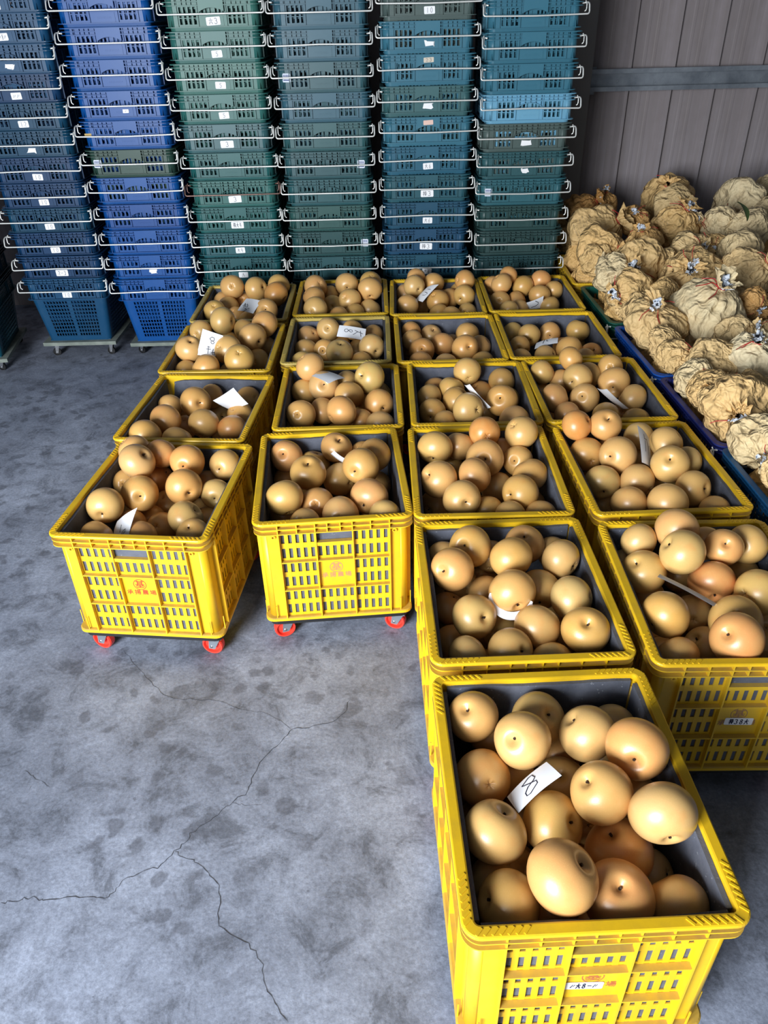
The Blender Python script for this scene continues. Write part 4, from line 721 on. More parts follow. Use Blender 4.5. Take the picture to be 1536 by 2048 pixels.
for n, q, strokes in CARDS:
    Q = [Vector((p[0] / 1e4, p[1] / 1e4, p[2] / 1e4)) for p in q]
    nr = (Q[2] - Q[0]).cross(Q[3] - Q[1]).normalized()
    x0, y0, a = PLACE[n]; rot = Matrix.Rotation(a, 3, 'Z')
    cen = sum(Q, Vector()) / 4
    camv = rot.inverted() @ (Vector((0, 0, CAM_Z)) - Vector((x0, y0, RZ))) - cen
    if nr.dot(camv) < 0: nr = -nr
    G = 8
    def pt(u, w): return Q[0] * (1 - u) * (1 - w) + Q[1] * u * (1 - w) + Q[2] * u * w + Q[3] * (1 - u) * w
    def curl(u, w): return nr * (0.004 * math.sin(PI * u) * 1.0 - 0.002 * (2 * w - 1) ** 2)
    mb = MB(); v = []; f = []
    for s in (0, 1):
        for i in range(G + 1):
            for j in range(G + 1):
                v.append(tuple(pt(i / G, j / G) + curl(i / G, j / G) - nr * (0.0005 * s) - cen))
    K = (G + 1) ** 2
    for i in range(G):
        for j in range(G):
            b0 = i * (G + 1) + j; f += [(b0, b0 + 1, b0 + G + 2, b0 + G + 1), (K + b0, K + b0 + G + 1, K + b0 + G + 2, K + b0 + 1)]
    mb.add(v, f, True)
    wpos = rot @ cen + Vector((x0, y0, RZ))
    cd = obj('paper_card', mb.mesh('paper_card', MAT['paper']), None, wpos, (0, 0, a), srgb(236, 239, 246), label=CTXT[n] + ', ' + where(n), category='card', group='paper size cards on the pears')
    if strokes:
        mb = MB()
        wlen = ((Q[1] - Q[0]).length + (Q[3] - Q[0]).length) / 2
        for s in strokes:
            if len(s) == 2: s = [s[0], [(s[0][0] + s[1][0]) / 2, (s[0][1] + s[1][1]) / 2], s[1]]
            P = [pt(u, w) + curl(u, w) + nr * 0.0006 - cen for u, w in s]; v = []; f = []
            pen = 0.0011 if n in ('C6', 'B2', 'A2', 'D4', 'A4') else 0.0014
            for i, p in enumerate(P):
                t = P[min(i + 1, len(P) - 1)] - P[max(i - 1, 0)]
                if t.length < 1e-7: t = Vector((1, 0, 0))
                sd = t.normalized().cross(nr) * pen
                v += [tuple(p + sd), tuple(p - sd)]
            for i in range(len(P) - 1): f.append((2 * i, 2 * i + 1, 2 * i + 3, 2 * i + 2))
            mb.add(v, f)
        obj('handwriting', mb.mesh('handwriting', MAT['ink']), cd, color=srgb(26, 28, 52))
# curled slip cupping the underside of the middle pear of the second crate of column three
pp = PD['C5']['v'][6]; x0, y0, a = PLACE['C5']; ca, sa = math.cos(a), math.sin(a)
pc = Vector((x0 + pp[0] / 1000 * ca - pp[1] / 1000 * sa, y0 + pp[0] / 1000 * sa + pp[1] / 1000 * ca, RZ + pp[2] / 1000)); pr = pp[3] / 10000
zc = (Vector((0, 0, CAM_Z)) - pc).normalized(); xc = Vector((1, 0, 0)); xc = (xc - zc * xc.dot(zc)).normalized(); yc_ = zc.cross(xc)
mb = MB(); v = []; f = []; G = 20
for s in (0, 1):
    for i in range(G + 1):
        aa = math.radians(182 + 150 * i / G); wd = 0.03 + 0.26 * math.sin(PI * i / G) ** 0.8
        for j in range(4):
            q = j / 3; ro = pr * (0.86 + (0.06 + wd) * q)
            v.append(tuple(xc * (ro * math.cos(aa)) + yc_ * (ro * math.sin(aa)) + zc * (0.026 + 0.004 * q - 0.0005 * s)))
for i in range(G):
    for j in range(3):
        b0 = i * 4 + j; o2 = 4 * (G + 1); f += [(b0, b0 + 4, b0 + 5, b0 + 1), (o2 + b0, o2 + b0 + 1, o2 + b0 + 5, o2 + b0 + 4)]
mb.add(v, f, True)
obj('paper_card', mb.mesh('paper_card', MAT['paper']), None, pc, None, srgb(232, 234, 242),
    label='curled white slip tucked under a pear, second crate of third column', category='card', group='paper size cards on the pears')

# ------------------------------------------------------------------ nesting crates with wire handles
NH, COLLAR = 0.335, 0.105
def nest_collar(kind):
    """upper band: lip, two fins, slotted wall, hand hole, foot flange"""
    mb = MB(); T = NH; hw, hl = 0.194, 0.238; t = 0.003
    mb.sweep(rrect(0.209, 0.253, 0.03, 6), [(0, T - 0.004), (0, T - 0.001), (-0.001, T), (-0.017, T), (-0.018, T - 0.004)])
    for zz in (T - 0.0155, T - 0.028):
        mb.sweep(rrect(0.207, 0.251, 0.03, 6), [(0, zz), (0, zz + 0.0028), (-0.014, zz + 0.0028), (-0.014, zz)])
    mb.sweep(rrect(0.205, 0.249, 0.028, 6), [(0, T - COLLAR), (0, T - COLLAR + 0.003), (-0.013, T - COLLAR + 0.003), (-0.013, T - COLLAR)])
    lp = rrect(hw, hl, 0.03, 6)
    for q in range(4):
        mb.sweep(lp[q * 7:(q + 1) * 7], [(0, T - COLLAR), (0, T), (-t, T), (-t, T - COLLAR)], True, True, close=False)
    def face(Pf, half, groups, front):
        def bar(a0, a1, b0, b1, o0=-t, o1=0.0):
            mb.hexa([Pf(a0, b0, o1), Pf(a1, b0, o1), Pf(a1, b0, o0), Pf(a0, b0, o0), Pf(a0, b1, o1), Pf(a1, b1, o1), Pf(a1, b1, o0), Pf(a0, b1, o0)])
        u = -half + 0.03
        for (g0, g1) in groups:
            if front and u < 0 < g0:
                bar(u, -0.052, T - COLLAR, T); bar(0.052, g0, T - COLLAR, T)
            else:
                bar(u, g0, T - COLLAR, T)
            u = g1
            bar(g0, g1, T - 0.030, T); bar(g0, g1, T - 0.062, T - 0.055); bar(g0, g1, T - COLLAR, T - 0.096)
            ns = max(3, round((g1 - g0) / 0.0192))
            lattice(mb, Pf, g0, g1, T - 0.055, T - 0.030, ns, 1, 0.0118, 0.0215, -t, 0.0005)
            lattice(mb, Pf, g0, g1, T - 0.070, T - 0.062, ns, 1, 0.0118, 0.0065, -t, 0.0005); lattice(mb, Pf, g0, g1, T - 0.096, T - 0.070, ns, 1, 0.0118, 0.0215, -t, 0.0004)
            for uu in (g0 - 0.004, g1 + 0.004): bar(uu - 0.001, uu + 0.001, T - COLLAR, T - 0.002, 0, 0.006)
            for k in range(1, ns): bar(g0 + (g1 - g0) * k / ns - .0007, g0 + (g1 - g0) * k / ns + .0007, T - 0.028, T - 0.003, 0, 0.009)
        bar(u, half - 0.03, T - COLLAR, T)
        if not front: return
        N = 12
        for i in range(N):
            a0, a1 = -0.052 + 0.104 * i / N, -0.052 + 0.104 * (i + 1) / N
            z0, z1 = [T - 0.050 + 0.015 * (1 - (q / 0.052) ** 2) for q in (a0, a1)]
            if kind == 0:          # flat grip panel above the arch
                mb.hexa([Pf(a0, z0, 0.0138), Pf(a1, z1, 0.0138), Pf(a1, z1, -t), Pf(a0, z0, -t), Pf(a0, T - .003, 0.0138), Pf(a1, T - .003, 0.0138), Pf(a1, T - .003, -t), Pf(a0, T - .003, -t)])
            else:                  # open ribs above a thin arch
                mb.hexa([Pf(a0, z0, 0.0135), Pf(a1, z1, 0.0135), Pf(a1, z1, -t), Pf(a0, z0, -t), Pf(a0, z0 + .0024, 0.0135), Pf(a1, z1 + .0024, 0.0135), Pf(a1, z1 + .0024, -t), Pf(a0, z0 + .0024, -t)])
                mb.hexa([Pf(a0, z0, 0.0), Pf(a1, z1, 0.0), Pf(a1, z1, -t), Pf(a0, z0, -t), Pf(a0, T, 0.0), Pf(a1, T, 0.0), Pf(a1, T, -t), Pf(a0, T, -t)])
        if kind == 1:
            for k in range(5):
                uu = -0.048 + 0.024 * k
                bar(uu - .001, uu + .001, T - 0.048 + 0.015 * (1 - (uu / 0.052) ** 2), T - 0.003, 0, 0.0128)
        for (a0, a1) in ((-.052, -.045), (-.035, -.028), (-.018, -.010), (-.004, .012), (.020, .028), (.036, .043), (.049, .052)):
            bar(a0, a1, T - 0.062, T - 0.030, -0.012, -0.009)
        bar(-0.052, 0.052, T - COLLAR, T - 0.060)
        bar(-0.046, 0.046, T - 0.101, T - 0.066, 0, 0.0018)
        for k in range(9): bar(-.030 + .0068 * k, -.030 + .0068 * k + .0045, T - 0.088, T - 0.081, 0.0018, 0.0026)
        for uu in (-0.15, 0.15): bar(uu - .001, uu + .001, T - 0.028, T - 0.002, 0, 0.0125)
        for s in (-1, 1):
            a0, a1 = s * .176 - .001, s * .176 + .001
            mb.hexa([Pf(a0, T - COLLAR, .010), Pf(a1, T - COLLAR, .010), Pf(a1, T - COLLAR, -.002), Pf(a0, T - COLLAR, -.002), Pf(a0, T - .078, 0), Pf(a1, T - .078, 0), Pf(a1, T - .078, -.002), Pf(a0, T - .078, -.002)])
    gf = [(-0.142, -0.064), (0.064, 0.142)]
    gl = [(-0.185, -0.105), (-0.075, 0.075), (0.105, 0.185)]
    face(lambda u, w, o: (u, -hl - o, w), hw, gf, True)
    face(lambda u, w, o: (-u, hl + o, w), hw, gf, True)
    face(lambda u, w, o: (hw + o, u, w), hl, gl, False)
    face(lambda u, w, o: (-hw - o, -u, w), hl, gl, False)
    return mb.mesh('collar', MAT['plastic'])
def nest_body():
    """tapered lower basket with a grid of holes"""
    mb = MB(); T = NH - COLLAR; t = 0.003
    def lerp(a, b_, z): return b_ + (a - b_) * z / T
    def face(half_t, half_b, off_t, off_b, place, cols, n, split):
        def Pf(u, w, o):
            return place(u * lerp(half_t, half_b, w) / half_t, lerp(off_t, off_b, w) + o, w)
        def bar(a0, a1, b0, b1, o0=-t, o1=0.0):
            mb.hexa([Pf(a0, b0, o1), Pf(a1, b0, o1), Pf(a1, b0, o0), Pf(a0, b0, o0), Pf(a0, b1, o1), Pf(a1, b1, o1), Pf(a1, b1, o0), Pf(a0, b1, o0)])
        L = half_t - 0.055
        e = half_t - 0.024
        bar(-e, -L, 0, T); bar(L, e, 0, T)
        bar(-L, L, 0, 0.024); bar(-L, L, T - 0.010, T)
        if split:
            bar(-0.008, 0.008, 0.024, T - 0.010)
            lattice(mb, Pf, -L, -0.008, 0.024, T - 0.010, cols // 2, n, 0.0105, 0.0130, -t, 0.0)
            lattice(mb, Pf, 0.008, L, 0.024, T - 0.010, cols // 2, n, 0.0105, 0.0130, -t, 0.0)
        else:
            lattice(mb, Pf, -L, L, 0.024, T - 0.010, cols, n, 0.0105, 0.0130, -t, 0.0)
        for j in range(n + 1):
            w = 0.024 + (T - 0.034) * j / n
            bar(-L, L, w - .0012, w + .0012, 0, 0.0025)
    wt, wb, lt, lb = 0.188, 0.160, 0.232, 0.204
    face(wt, wb, lt, lb, lambda u, o, w: (u, -o, w), 16, 10, True)
    face(wt, wb, lt, lb, lambda u, o, w: (-u, o, w), 16, 10, True)
    face(lt, lb, wt, wb, lambda u, o, w: (o, u, w), 20, 10, False)
    face(lt, lb, wt, wb, lambda u, o, w: (-o, -u, w), 20, 10, False)
    lo, hi = rrect(wb, lb, 0.024, 6), rrect(wt, lt, 0.024, 6)
    for q in range(4):
        v = []; f = []
        for i in range(q * 7, q * 7 + 7):
            for (lp, z) in ((lo, 0.0), (hi, T)):
                x, y, nx, ny = lp[i]; v += [(x, y, z), (x - nx * t, y - ny * t, z)]
        for i in range(6):
            a, c_ = 4 * i, 4 * i + 4
            f += [(a, c_, c_ + 2, a + 2), (c_ + 1, a + 1, a + 3, c_ + 3)]
        mb.add(v, f, True)
    mb.box(-wb + .002, wb - .002, -lb + .002, lb - .002, 0.0, 0.004)
    return mb.mesh('basket', MAT['plastic'])
def fillet(pts, r, n=4):
    P = [Vector(p) for p in pts]; out = [P[0]]
    for i in range(1, len(P) - 1):
        a = (P[i - 1] - P[i]).normalized(); b_ = (P[i + 1] - P[i]).normalized()
        p0, p1 = P[i] + a * r, P[i] + b_ * r
        for k in range(n + 1):
            s = k / n; out.append(p0 * (1 - s) ** 2 + P[i] * 2 * s * (1 - s) + p1 * s * s)
    out.append(P[-1]); return out
def bail_mesh(bend=0.0):
    mb = MB(); T = NH; x = 0.2215; y = -0.276; zb = T - 0.057
    pts = [(-0.198, -0.236, T - 0.020), (-x, -0.240, T - 0.016), (-x, y + 0.012, T - 0.022), (-x, y, zb), (0, y - 0.002 + bend, zb + bend), (x, y, zb), (x, y + 0.012, T - 0.022), (x, -0.240, T - 0.016), (0.198, -0.236, T - 0.020)]
    mb.tube(fillet(pts, 0.010, 4), 0.0031, 8)
    for s in (-1, 1):            # hinge loop on the side wall
        mb.tube(fillet([(s * 0.2125, -0.232, T - 0.012), (s * 0.2135, -0.250, T - 0.020), (s * 0.2135, -0.252, T - 0.044), (s * 0.206, -0.250, T - 0.048)], 0.006, 3), 0.0024, 6)
    return mb.mesh('wire_handle', MAT['wire'])
COLLARS = [nest_collar(0), nest_collar(1)]
BASKET = nest_body()
BAILS = [bail_mesh(), bail_mesh(0.004), bail_mesh(-0.003)]
def nest_crate(loc, rz, color, kind, lab, group, k, bail=None, zs=1.0):
    c = empty('nesting_crate', loc, rz, label=lab, category='crate', group=group)
    c.scale = (1, 1, zs)
    obj('collar', COLLARS[kind], c, color=color); obj('basket', BASKET, c, color=color)
    w = obj('wire_handle', BAILS[k % 3], c, color=bail or srgb(236, 238, 236))
    return c
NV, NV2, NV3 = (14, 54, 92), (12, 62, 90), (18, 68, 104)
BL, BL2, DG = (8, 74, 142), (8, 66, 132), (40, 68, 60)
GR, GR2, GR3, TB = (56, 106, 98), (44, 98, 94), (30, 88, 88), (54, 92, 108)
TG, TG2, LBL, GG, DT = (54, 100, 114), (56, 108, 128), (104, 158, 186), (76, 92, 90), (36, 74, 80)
# every stack from its topmost visible crate down: x, y of the front, rod heights, colours, handle style, label text
STACKS = [
 ('first', -1.572, 3.80, 1.5749, 0.1103, [NV3, NV3, NV3, NV, NV2, NV2, NV, NV, NV2, NV, NV, NV3], [1] * 12,
  {0: ('L', ['x']), 1: ('L', ['x', '8', 'x']), 2: ('t', None), 3: ('L', ['x', 'x']), 4: ('L', ['1', '2']), 5: ('t', None), 6: ('L', ['1', '0']), 7: ('L', ['1', '0']), 8: ('L', ['1', '0']), 9: ('L', ['1', '0']), 10: ('W', ['2', '-', '3']), 11: ('L', ['1', '0'])}),
 ('second', -1.118, 3.80, 1.5245, 0.1177, [BL, BL, BL, BL, BL, DG, BL, BL2, BL, BL, BL], [0] * 11,
  {3: ('s', ['x']), 4: ('tan', None), 5: ('bar', None), 9: ('t', None)}),
 ('third', -0.672, 3.80, 1.5013, 0.1178, [GR, GR2, GR, GR2, (52, 92, 98), GR3, GR2, GR3, (30, 84, 92), (24, 78, 84), GR3], [0, 0, 1, 0, 0, 0, 1, 0, 1, 0, 0],
  {0: ('W', ['liu', '3']), 1: ('L', ['5']), 2: ('L', ['5']), 3: ('L', ['5']), 4: ('W', ['3']), 6: ('W', ['3']), 7: ('W', ['te', 'da', '4']), 8: ('L', ['da', '4']), 9: ('L', ['jiu'])}),
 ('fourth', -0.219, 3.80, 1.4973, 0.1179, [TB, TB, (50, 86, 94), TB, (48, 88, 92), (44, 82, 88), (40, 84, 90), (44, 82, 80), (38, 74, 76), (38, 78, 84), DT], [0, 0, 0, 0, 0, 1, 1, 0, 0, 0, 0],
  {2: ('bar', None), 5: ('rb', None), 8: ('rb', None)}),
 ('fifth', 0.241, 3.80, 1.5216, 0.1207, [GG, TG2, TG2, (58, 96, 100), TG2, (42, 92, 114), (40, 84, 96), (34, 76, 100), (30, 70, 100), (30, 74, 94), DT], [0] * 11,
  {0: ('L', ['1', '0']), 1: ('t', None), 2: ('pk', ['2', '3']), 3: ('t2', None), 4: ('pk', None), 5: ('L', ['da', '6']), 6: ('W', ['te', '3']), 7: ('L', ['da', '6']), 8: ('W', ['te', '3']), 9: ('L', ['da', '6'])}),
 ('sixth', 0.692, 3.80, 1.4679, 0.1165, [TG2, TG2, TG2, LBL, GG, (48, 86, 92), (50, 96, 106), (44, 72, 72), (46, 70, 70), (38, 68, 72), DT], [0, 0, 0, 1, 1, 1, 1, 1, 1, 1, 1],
  {4: ('t2', None), 5: ('t', None), 6: ('bar', None)}),
]
def stack_label(parent, spec, k, seed):
    kind, g = spec; T = NH; y = -0.2413
    W = srgb(236, 238, 240)
    if kind == 'L': paper_label(parent, (0.004, y, T - 0.084), 0.046, 0.027, g, seed, random.Random(seed).uniform(-.06, .06), 0.0013, 0.008)
    elif kind == 'W': paper_label(parent, (0.002, y, T - 0.083), 0.060, 0.030, g, seed, random.Random(seed).uniform(-.05, .05), 0.0017, 0.006)
    elif kind == 's': paper_label(parent, (0.014, y, T - 0.080), 0.026, 0.015, g, seed, 0, 0.0010, 0.03)
    elif kind == 't': paper_label(parent, (0.006, y, T - 0.082), 0.036, 0.018, None, seed, 0.1, torn=0.20)
    elif kind == 't2':
        paper_label(parent, (0.004, y, T - 0.080), 0.044, 0.020, None, seed, -0.05, torn=0.16)
    elif kind == 'pk': paper_label(parent, (0.0, -0.2523, T - 0.022), 0.044, 0.019, g, seed, -0.05, 0.0012, 0.01, srgb(224, 190, 178) if g is None else srgb(206, 196, 180))
    elif kind == 'tan': paper_label(parent, (-0.176, -0.2385, T - 0.055), 0.030, 0.012, None, seed, 0, 0, 0.02, srgb(200, 172, 110))
    elif kind in ('bar', 'rb'):
        sx = -0.158 if kind == 'bar' else 0.158
        s = paper_label(parent, (sx, -0.2385, T - 0.058), 0.034, 0.034, None, seed, 0.02, 0, 0.01, srgb(214, 222, 238))
        mb = MB()
        for q in range(5): mb.box(-0.013 + .0055 * q, -0.013 + .0055 * q + .003, -0.0008, -0.0005, 0.004, 0.012)
        mb.box(-0.014, 0.014, -0.0008, -0.0005, -0.011, -0.007)
        obj('print', mb.mesh('print', MAT['ink']), s, color=srgb(40, 60, 120))
bd = MB(); bd.box(-0.19, 0.19, -0.235, 0.235, -0.018, 0.0)
BOARD = bd.mesh('board', MAT['board'])
CNAME = lambda c: 'light blue' if c == LBL else 'royal blue' if c in (BL, BL2) else 'dark green' if c == DG else 'navy blue' if c in (NV, NV2, NV3) else 'grey-green' if c == GG else 'teal' if c[2] > c[1] + 8 else 'green'
for si, (nm, sx, yf, rod0, pitch, cols, kinds, labs) in enumerate(STACKS):
    yc = yf + 0.253; nvis = len(cols)
    rows = list(range(-1, nvis))
    rz0 = 0.0
    for k in rows:
        top = rod0 - pitch * k + 0.057
        base = top - NH; zs = 1.0
        if k == nvis - 1 and base < 0.066:
            zs = (top - 0.066) / NH; base = 0.066
        rr = random.Random(si * 50 + k + 5)
        col = cols[max(k, 0)]
        fromfloor = nvis - k
        text = CNAME(col)
        lab = f'{text} nesting crate with wire handle, {ORD[fromfloor - 1]} from floor in {nm} stack from left'
        rust = srgb(120, 92, 84) if (si == 2 and k == 6) else None
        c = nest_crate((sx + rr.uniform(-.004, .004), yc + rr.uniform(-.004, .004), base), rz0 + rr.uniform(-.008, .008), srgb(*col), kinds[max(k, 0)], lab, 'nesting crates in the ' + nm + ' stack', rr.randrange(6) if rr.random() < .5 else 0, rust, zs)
        if k in labs: stack_label(c, labs[k], k, si * 100 + k)
        if k == nvis - 1: floor_z = base
    dl = empty('dolly', (sx, yc, 0), 0, label='grey board dolly with casters under ' + nm + ' stack of crates', category='dolly', group='dollies under the crate stacks')
    obj('board', BOARD, dl, (0, 0, floor_z))
    casters(dl, 0.145, 0.195, floor_z - 0.018, 0.020, MAT['black'], MAT['bolt'], seed=si)
# the stack that only just enters the picture at the left edge, turned a little
zr = math.radians(9.5); cz_, sz_ = math.cos(zr), math.sin(zr)
ex, ey = -1.865, 3.625
cx, cy = ex - 0.205 * cz_ - 0.253 * sz_ * 1.0, ey - 0.205 * sz_ + 0.253 * cz_
for k in range(5):
    c = nest_crate((cx, cy, 0.072 + 0.1177 * k), zr, srgb(*((20, 78, 96), (18, 66, 88), (18, 62, 84), (20, 66, 88), NV2)[k]), 1, f'dark teal nesting crate, {ORD[k]} from floor in stack at left picture edge', 'nesting crates in the stack at the left edge', k)
    if k in (0, 1): paper_label(c, (0.197 if k else 0.178, -0.215, 0.16 if k == 0 else NH - 0.085), 0.03, 0.03, None, 900 + k, 0, 0, 0.03, rot_z=PI / 2)
dl = empty('dolly', (cx, cy, 0), zr, label='grey board dolly under teal stack at left picture edge', category='dolly', group='dollies under the crate stacks')
obj('board', BOARD, dl, (0, 0, 0.072)); casters(dl, 0.145, 0.195, 0.054, 0.020, MAT['black'], MAT['bolt'], seed=77)

# ------------------------------------------------------------------ crates of bagged fruit on the right
def bag_crate(x, y, rz, col, kind, what):
    c = nest_crate((x, y, 0.073), rz, srgb(*col), kind, what, 'crates heaped with bagged fruit', 0)
    dl = empty('dolly', (x, y, 0), rz, label='low dolly under the ' + what.split(' crate')[0] + ' bag crate, ' + what.split(', ')[-1], category='dolly', group='dollies under the bag crates')
    obj('board', BOARD, dl, (0, 0, 0.073)); casters(dl, 0.145, 0.195, 0.055, 0.020, MAT['black'], MAT['bolt'], seed=int(y * 100))
bag_crate(1.150, 3.262, 0.02, (26, 84, 72), 1, 'green nesting crate heaped with paper bags, second from wall')
bag_crate(1.168, 2.730, 0.03, (24, 80, 168), 0, 'bright blue nesting crate heaped with paper bags, third from wall')
bag_crate(1.188, 2.212, 0.03, (34, 44, 110), 0, 'navy nesting crate heaped with paper bags, fourth from wall')
bag_crate(1.205, 1.700, 0.02, (24, 78, 122), 1, 'steel blue nesting crate heaped with paper bags, nearest at right edge')
bag_crate(1.62, 2.95, 0.0, (26, 74, 120), 1, 'blue nesting crate buried under paper bags, right of green crate')
bag_crate(1.62, 3.50, 0.0, (26, 84, 72), 1, 'dark green nesting crate buried under paper bags, near the wall')
bag_crate(1.64, 4.06, 0.0, (30, 60, 120), 1, 'deep blue nesting crate buried under paper bags, against the wall')
bag_crate(1.15, 4.33, 0.0, (24, 70, 76), 1, 'dark teal nesting crate buried under paper bags, beside steel column')
bag_crate(2.09, 4.02, 0.0, (24, 70, 130), 1, 'blue nesting crate buried under paper bags, far right of wall')
c = empty('harvest_crate', (1.128, 3.775, DZ), -0.03, label='yellow slatted crate heaped with paper bags, beside the sixth stack', category='crate', group='crates heaped with bagged fruit')
obj('body', YB, c, color=YEL2); obj('rim', YR, c, color=YEL2)
dl = empty('dolly', (1.128, 3.775, 0), -0.03, label='black dolly with red casters under yellow bag crate near wall', category='dolly', group='dollies under the yellow crates')
obj('platform', DOLLY_Y, dl); casters(dl, 0.158, 0.196, 0.063, 0.028, MAT['red'], MAT['steel'], seed=5)

def bag_mesh(seed, n=96, m=66):
    """crumpled paper bag gathered at +z into a tied neck with a frilled end, unit size"""
    rr = np.random.default_rng(seed)
    PN = rr.normal(size=(20, 3)); PN /= np.linalg.norm(PN, axis=1)[:, None]; PH = rr.uniform(.78, 1.06, 20)
    PN2 = rr.normal(size=(70, 3)); PN2 /= np.linalg.norm(PN2, axis=1)[:, None]; PH2 = rr.uniform(.93, 1.05, 70)
    wv = [(rr.normal(size=3) * f_, rr.uniform(0, 6.28), a_) for f_, a_ in [(1.4, .07), (2.0, .05), (2.8, .028), (4.2, .012)]]
    kp = int(rr.integers(8, 13)); ph1, ph2 = rr.uniform(0, 6.28, 2)
    sx, sy, sz = rr.uniform(.95, 1.12), rr.uniform(.92, 1.08), rr.uniform(.80, .95)
    lean = rr.normal(size=2) * .12
    fr_l, fr_w = rr.uniform(.26, .46), rr.uniform(.20, .32)
    tri = lambda t: abs(((t / 6.2832) % 1.0) * 4 - 2) - 1
    def facet(d):
        c_ = PN @ d; r1 = np.min(PH / np.maximum(c_, .12)); c2 = PN2 @ d; r2 = np.min(PH2 / np.maximum(c2, .12))
        return .72 * min(r1, 1.15) + .28 * min(r2, 1.15)
    v = []; f = []
    for i in range(m + 1):
        s = i / m
        if s < .80:                         # body, bottom to shoulder
            th = PI * (1 - s / .80 * .91)
            rho, z = math.sin(th), math.cos(th)
            g = max(0, (s / .80 - .30) / .70)
            rho = rho * (1 - .28 * g * g) + .05 * g * g
        elif s < .86:
            q = (s - .80) / .06; rho = (.28 * (1 - q) + .12 * q) * .75; z = .96 + .05 * q; g = 1
        else:                               # frill above the tie
            q = (s - .86) / .14; rho = .09 + fr_w * q ** .8; z = 1.01 + fr_l * q; g = 1 + q * .8
        for k in range(n):
            ph = 2 * PI * k / n
            pl_ = 1 + min(g, 1.15) ** 2 * (.15 * tri(kp * ph + ph1 + 1.6 * math.sin(2 * ph + ph2)) + .09 * tri((2 * kp - 3) * ph + ph2 + math.sin(3 * ph)))
            if s > .86: pl_ += .40 * math.cos(2 * ph + ph2) * (s - .86) / .14
            x, y, zz = rho * math.cos(ph) * pl_, rho * math.sin(ph) * pl_, z
            if s > .86: zz += .09 * math.cos(3 * ph + ph1) * (s - .86) / .14
            d = np.array((x, y, zz)); L = float(np.linalg.norm(d)); amp = 1 if s < .70 else max(.0, 1 - (s - .70) / .12)
            h = 0.0
            for w, p_, a_ in wv:
                h += a_ * (abs(math.sin(float(w @ d) + p_)) * 2 - 1.1)
            sc = 1 + amp * (facet(d / L) - 1 + h)
            x, y, zz = x * sc * sx, y * sc * sy, zz * (sc if s < .8 else 1) * sz
            x += lean[0] * max(0, zz) ** 2; y += lean[1] * max(0, zz) ** 2
            v.append((x, y, zz))
    for i in range(m):
        for k in range(n):
            f.append((i * n + k, i * n + (k + 1) % n, (i + 1) * n + (k + 1) % n, (i + 1) * n + k))
    f.append(tuple(reversed(range(n))))
    mb = MB(); mb.add(v, f, True)
    body = mb.mesh('paper', MAT['kraft'])
    zt = 1.0 * sz; c0 = (lean[0] * zt * zt, lean[1] * zt * zt)
    tb = MB(); pts = [(c0[0] + .145 * math.cos(a_), c0[1] + .145 * math.sin(a_), zt + .015 * math.sin(2 * a_)) for a_ in np.linspace(0, 6.6, 22)]
    tb.tube(pts, .017, 6)
    for q in range(3):
        a_ = rr.uniform(0, 6.28); L = rr.uniform(.35, .75)
        e = Vector((c0[0] + .14 * math.cos(a_), c0[1] + .14 * math.sin(a_), zt))
        o = Vector((math.cos(a_), math.sin(a_), 0))
        tb.tube([e, e + o * L * .3 + Vector((0, 0, .08)), e + o * L * .7 + Vector((.05, .02, .0)), e + o * L + Vector((0, 0, -.12))], .013, 5)
    tie = tb.mesh('twist_tie', MAT['tie'])
    sb = MB()
    for q in range(7):
        a_ = rr.uniform(0, 6.28); R_ = rr.uniform(.02, .24)
        Mx = Matrix.Translation((c0[0] + R_ * math.cos(a_), c0[1] + R_ * math.sin(a_), zt + .20 + rr.uniform(-.10, .10))) @ Matrix.Rotation(rr.uniform(0, 6), 4, Vector(rr.normal(size=3)).normalized())
        w_, h_ = rr.uniform(.05, .12), rr.uniform(.08, .18)
        gv = []; gf = []
        for i in range(4):
            for j in range(4):
                gv.append((w_ * (i / 1.5 - 1), h_ * (j / 1.5 - 1), .06 * math.sin(2.2 * i + j + q)))
        for i in range(3):
            for j in range(3):
                b0 = i * 4 + j; gf.append((b0, b0 + 4, b0 + 5, b0 + 1))
        sb.add(gv, gf, False, Mx)
    scrap = sb.mesh('printed_scrap', MAT['foil'])
    return body, tie, scrap
BAGS = [bag_mesh(s) for s in range(11)]
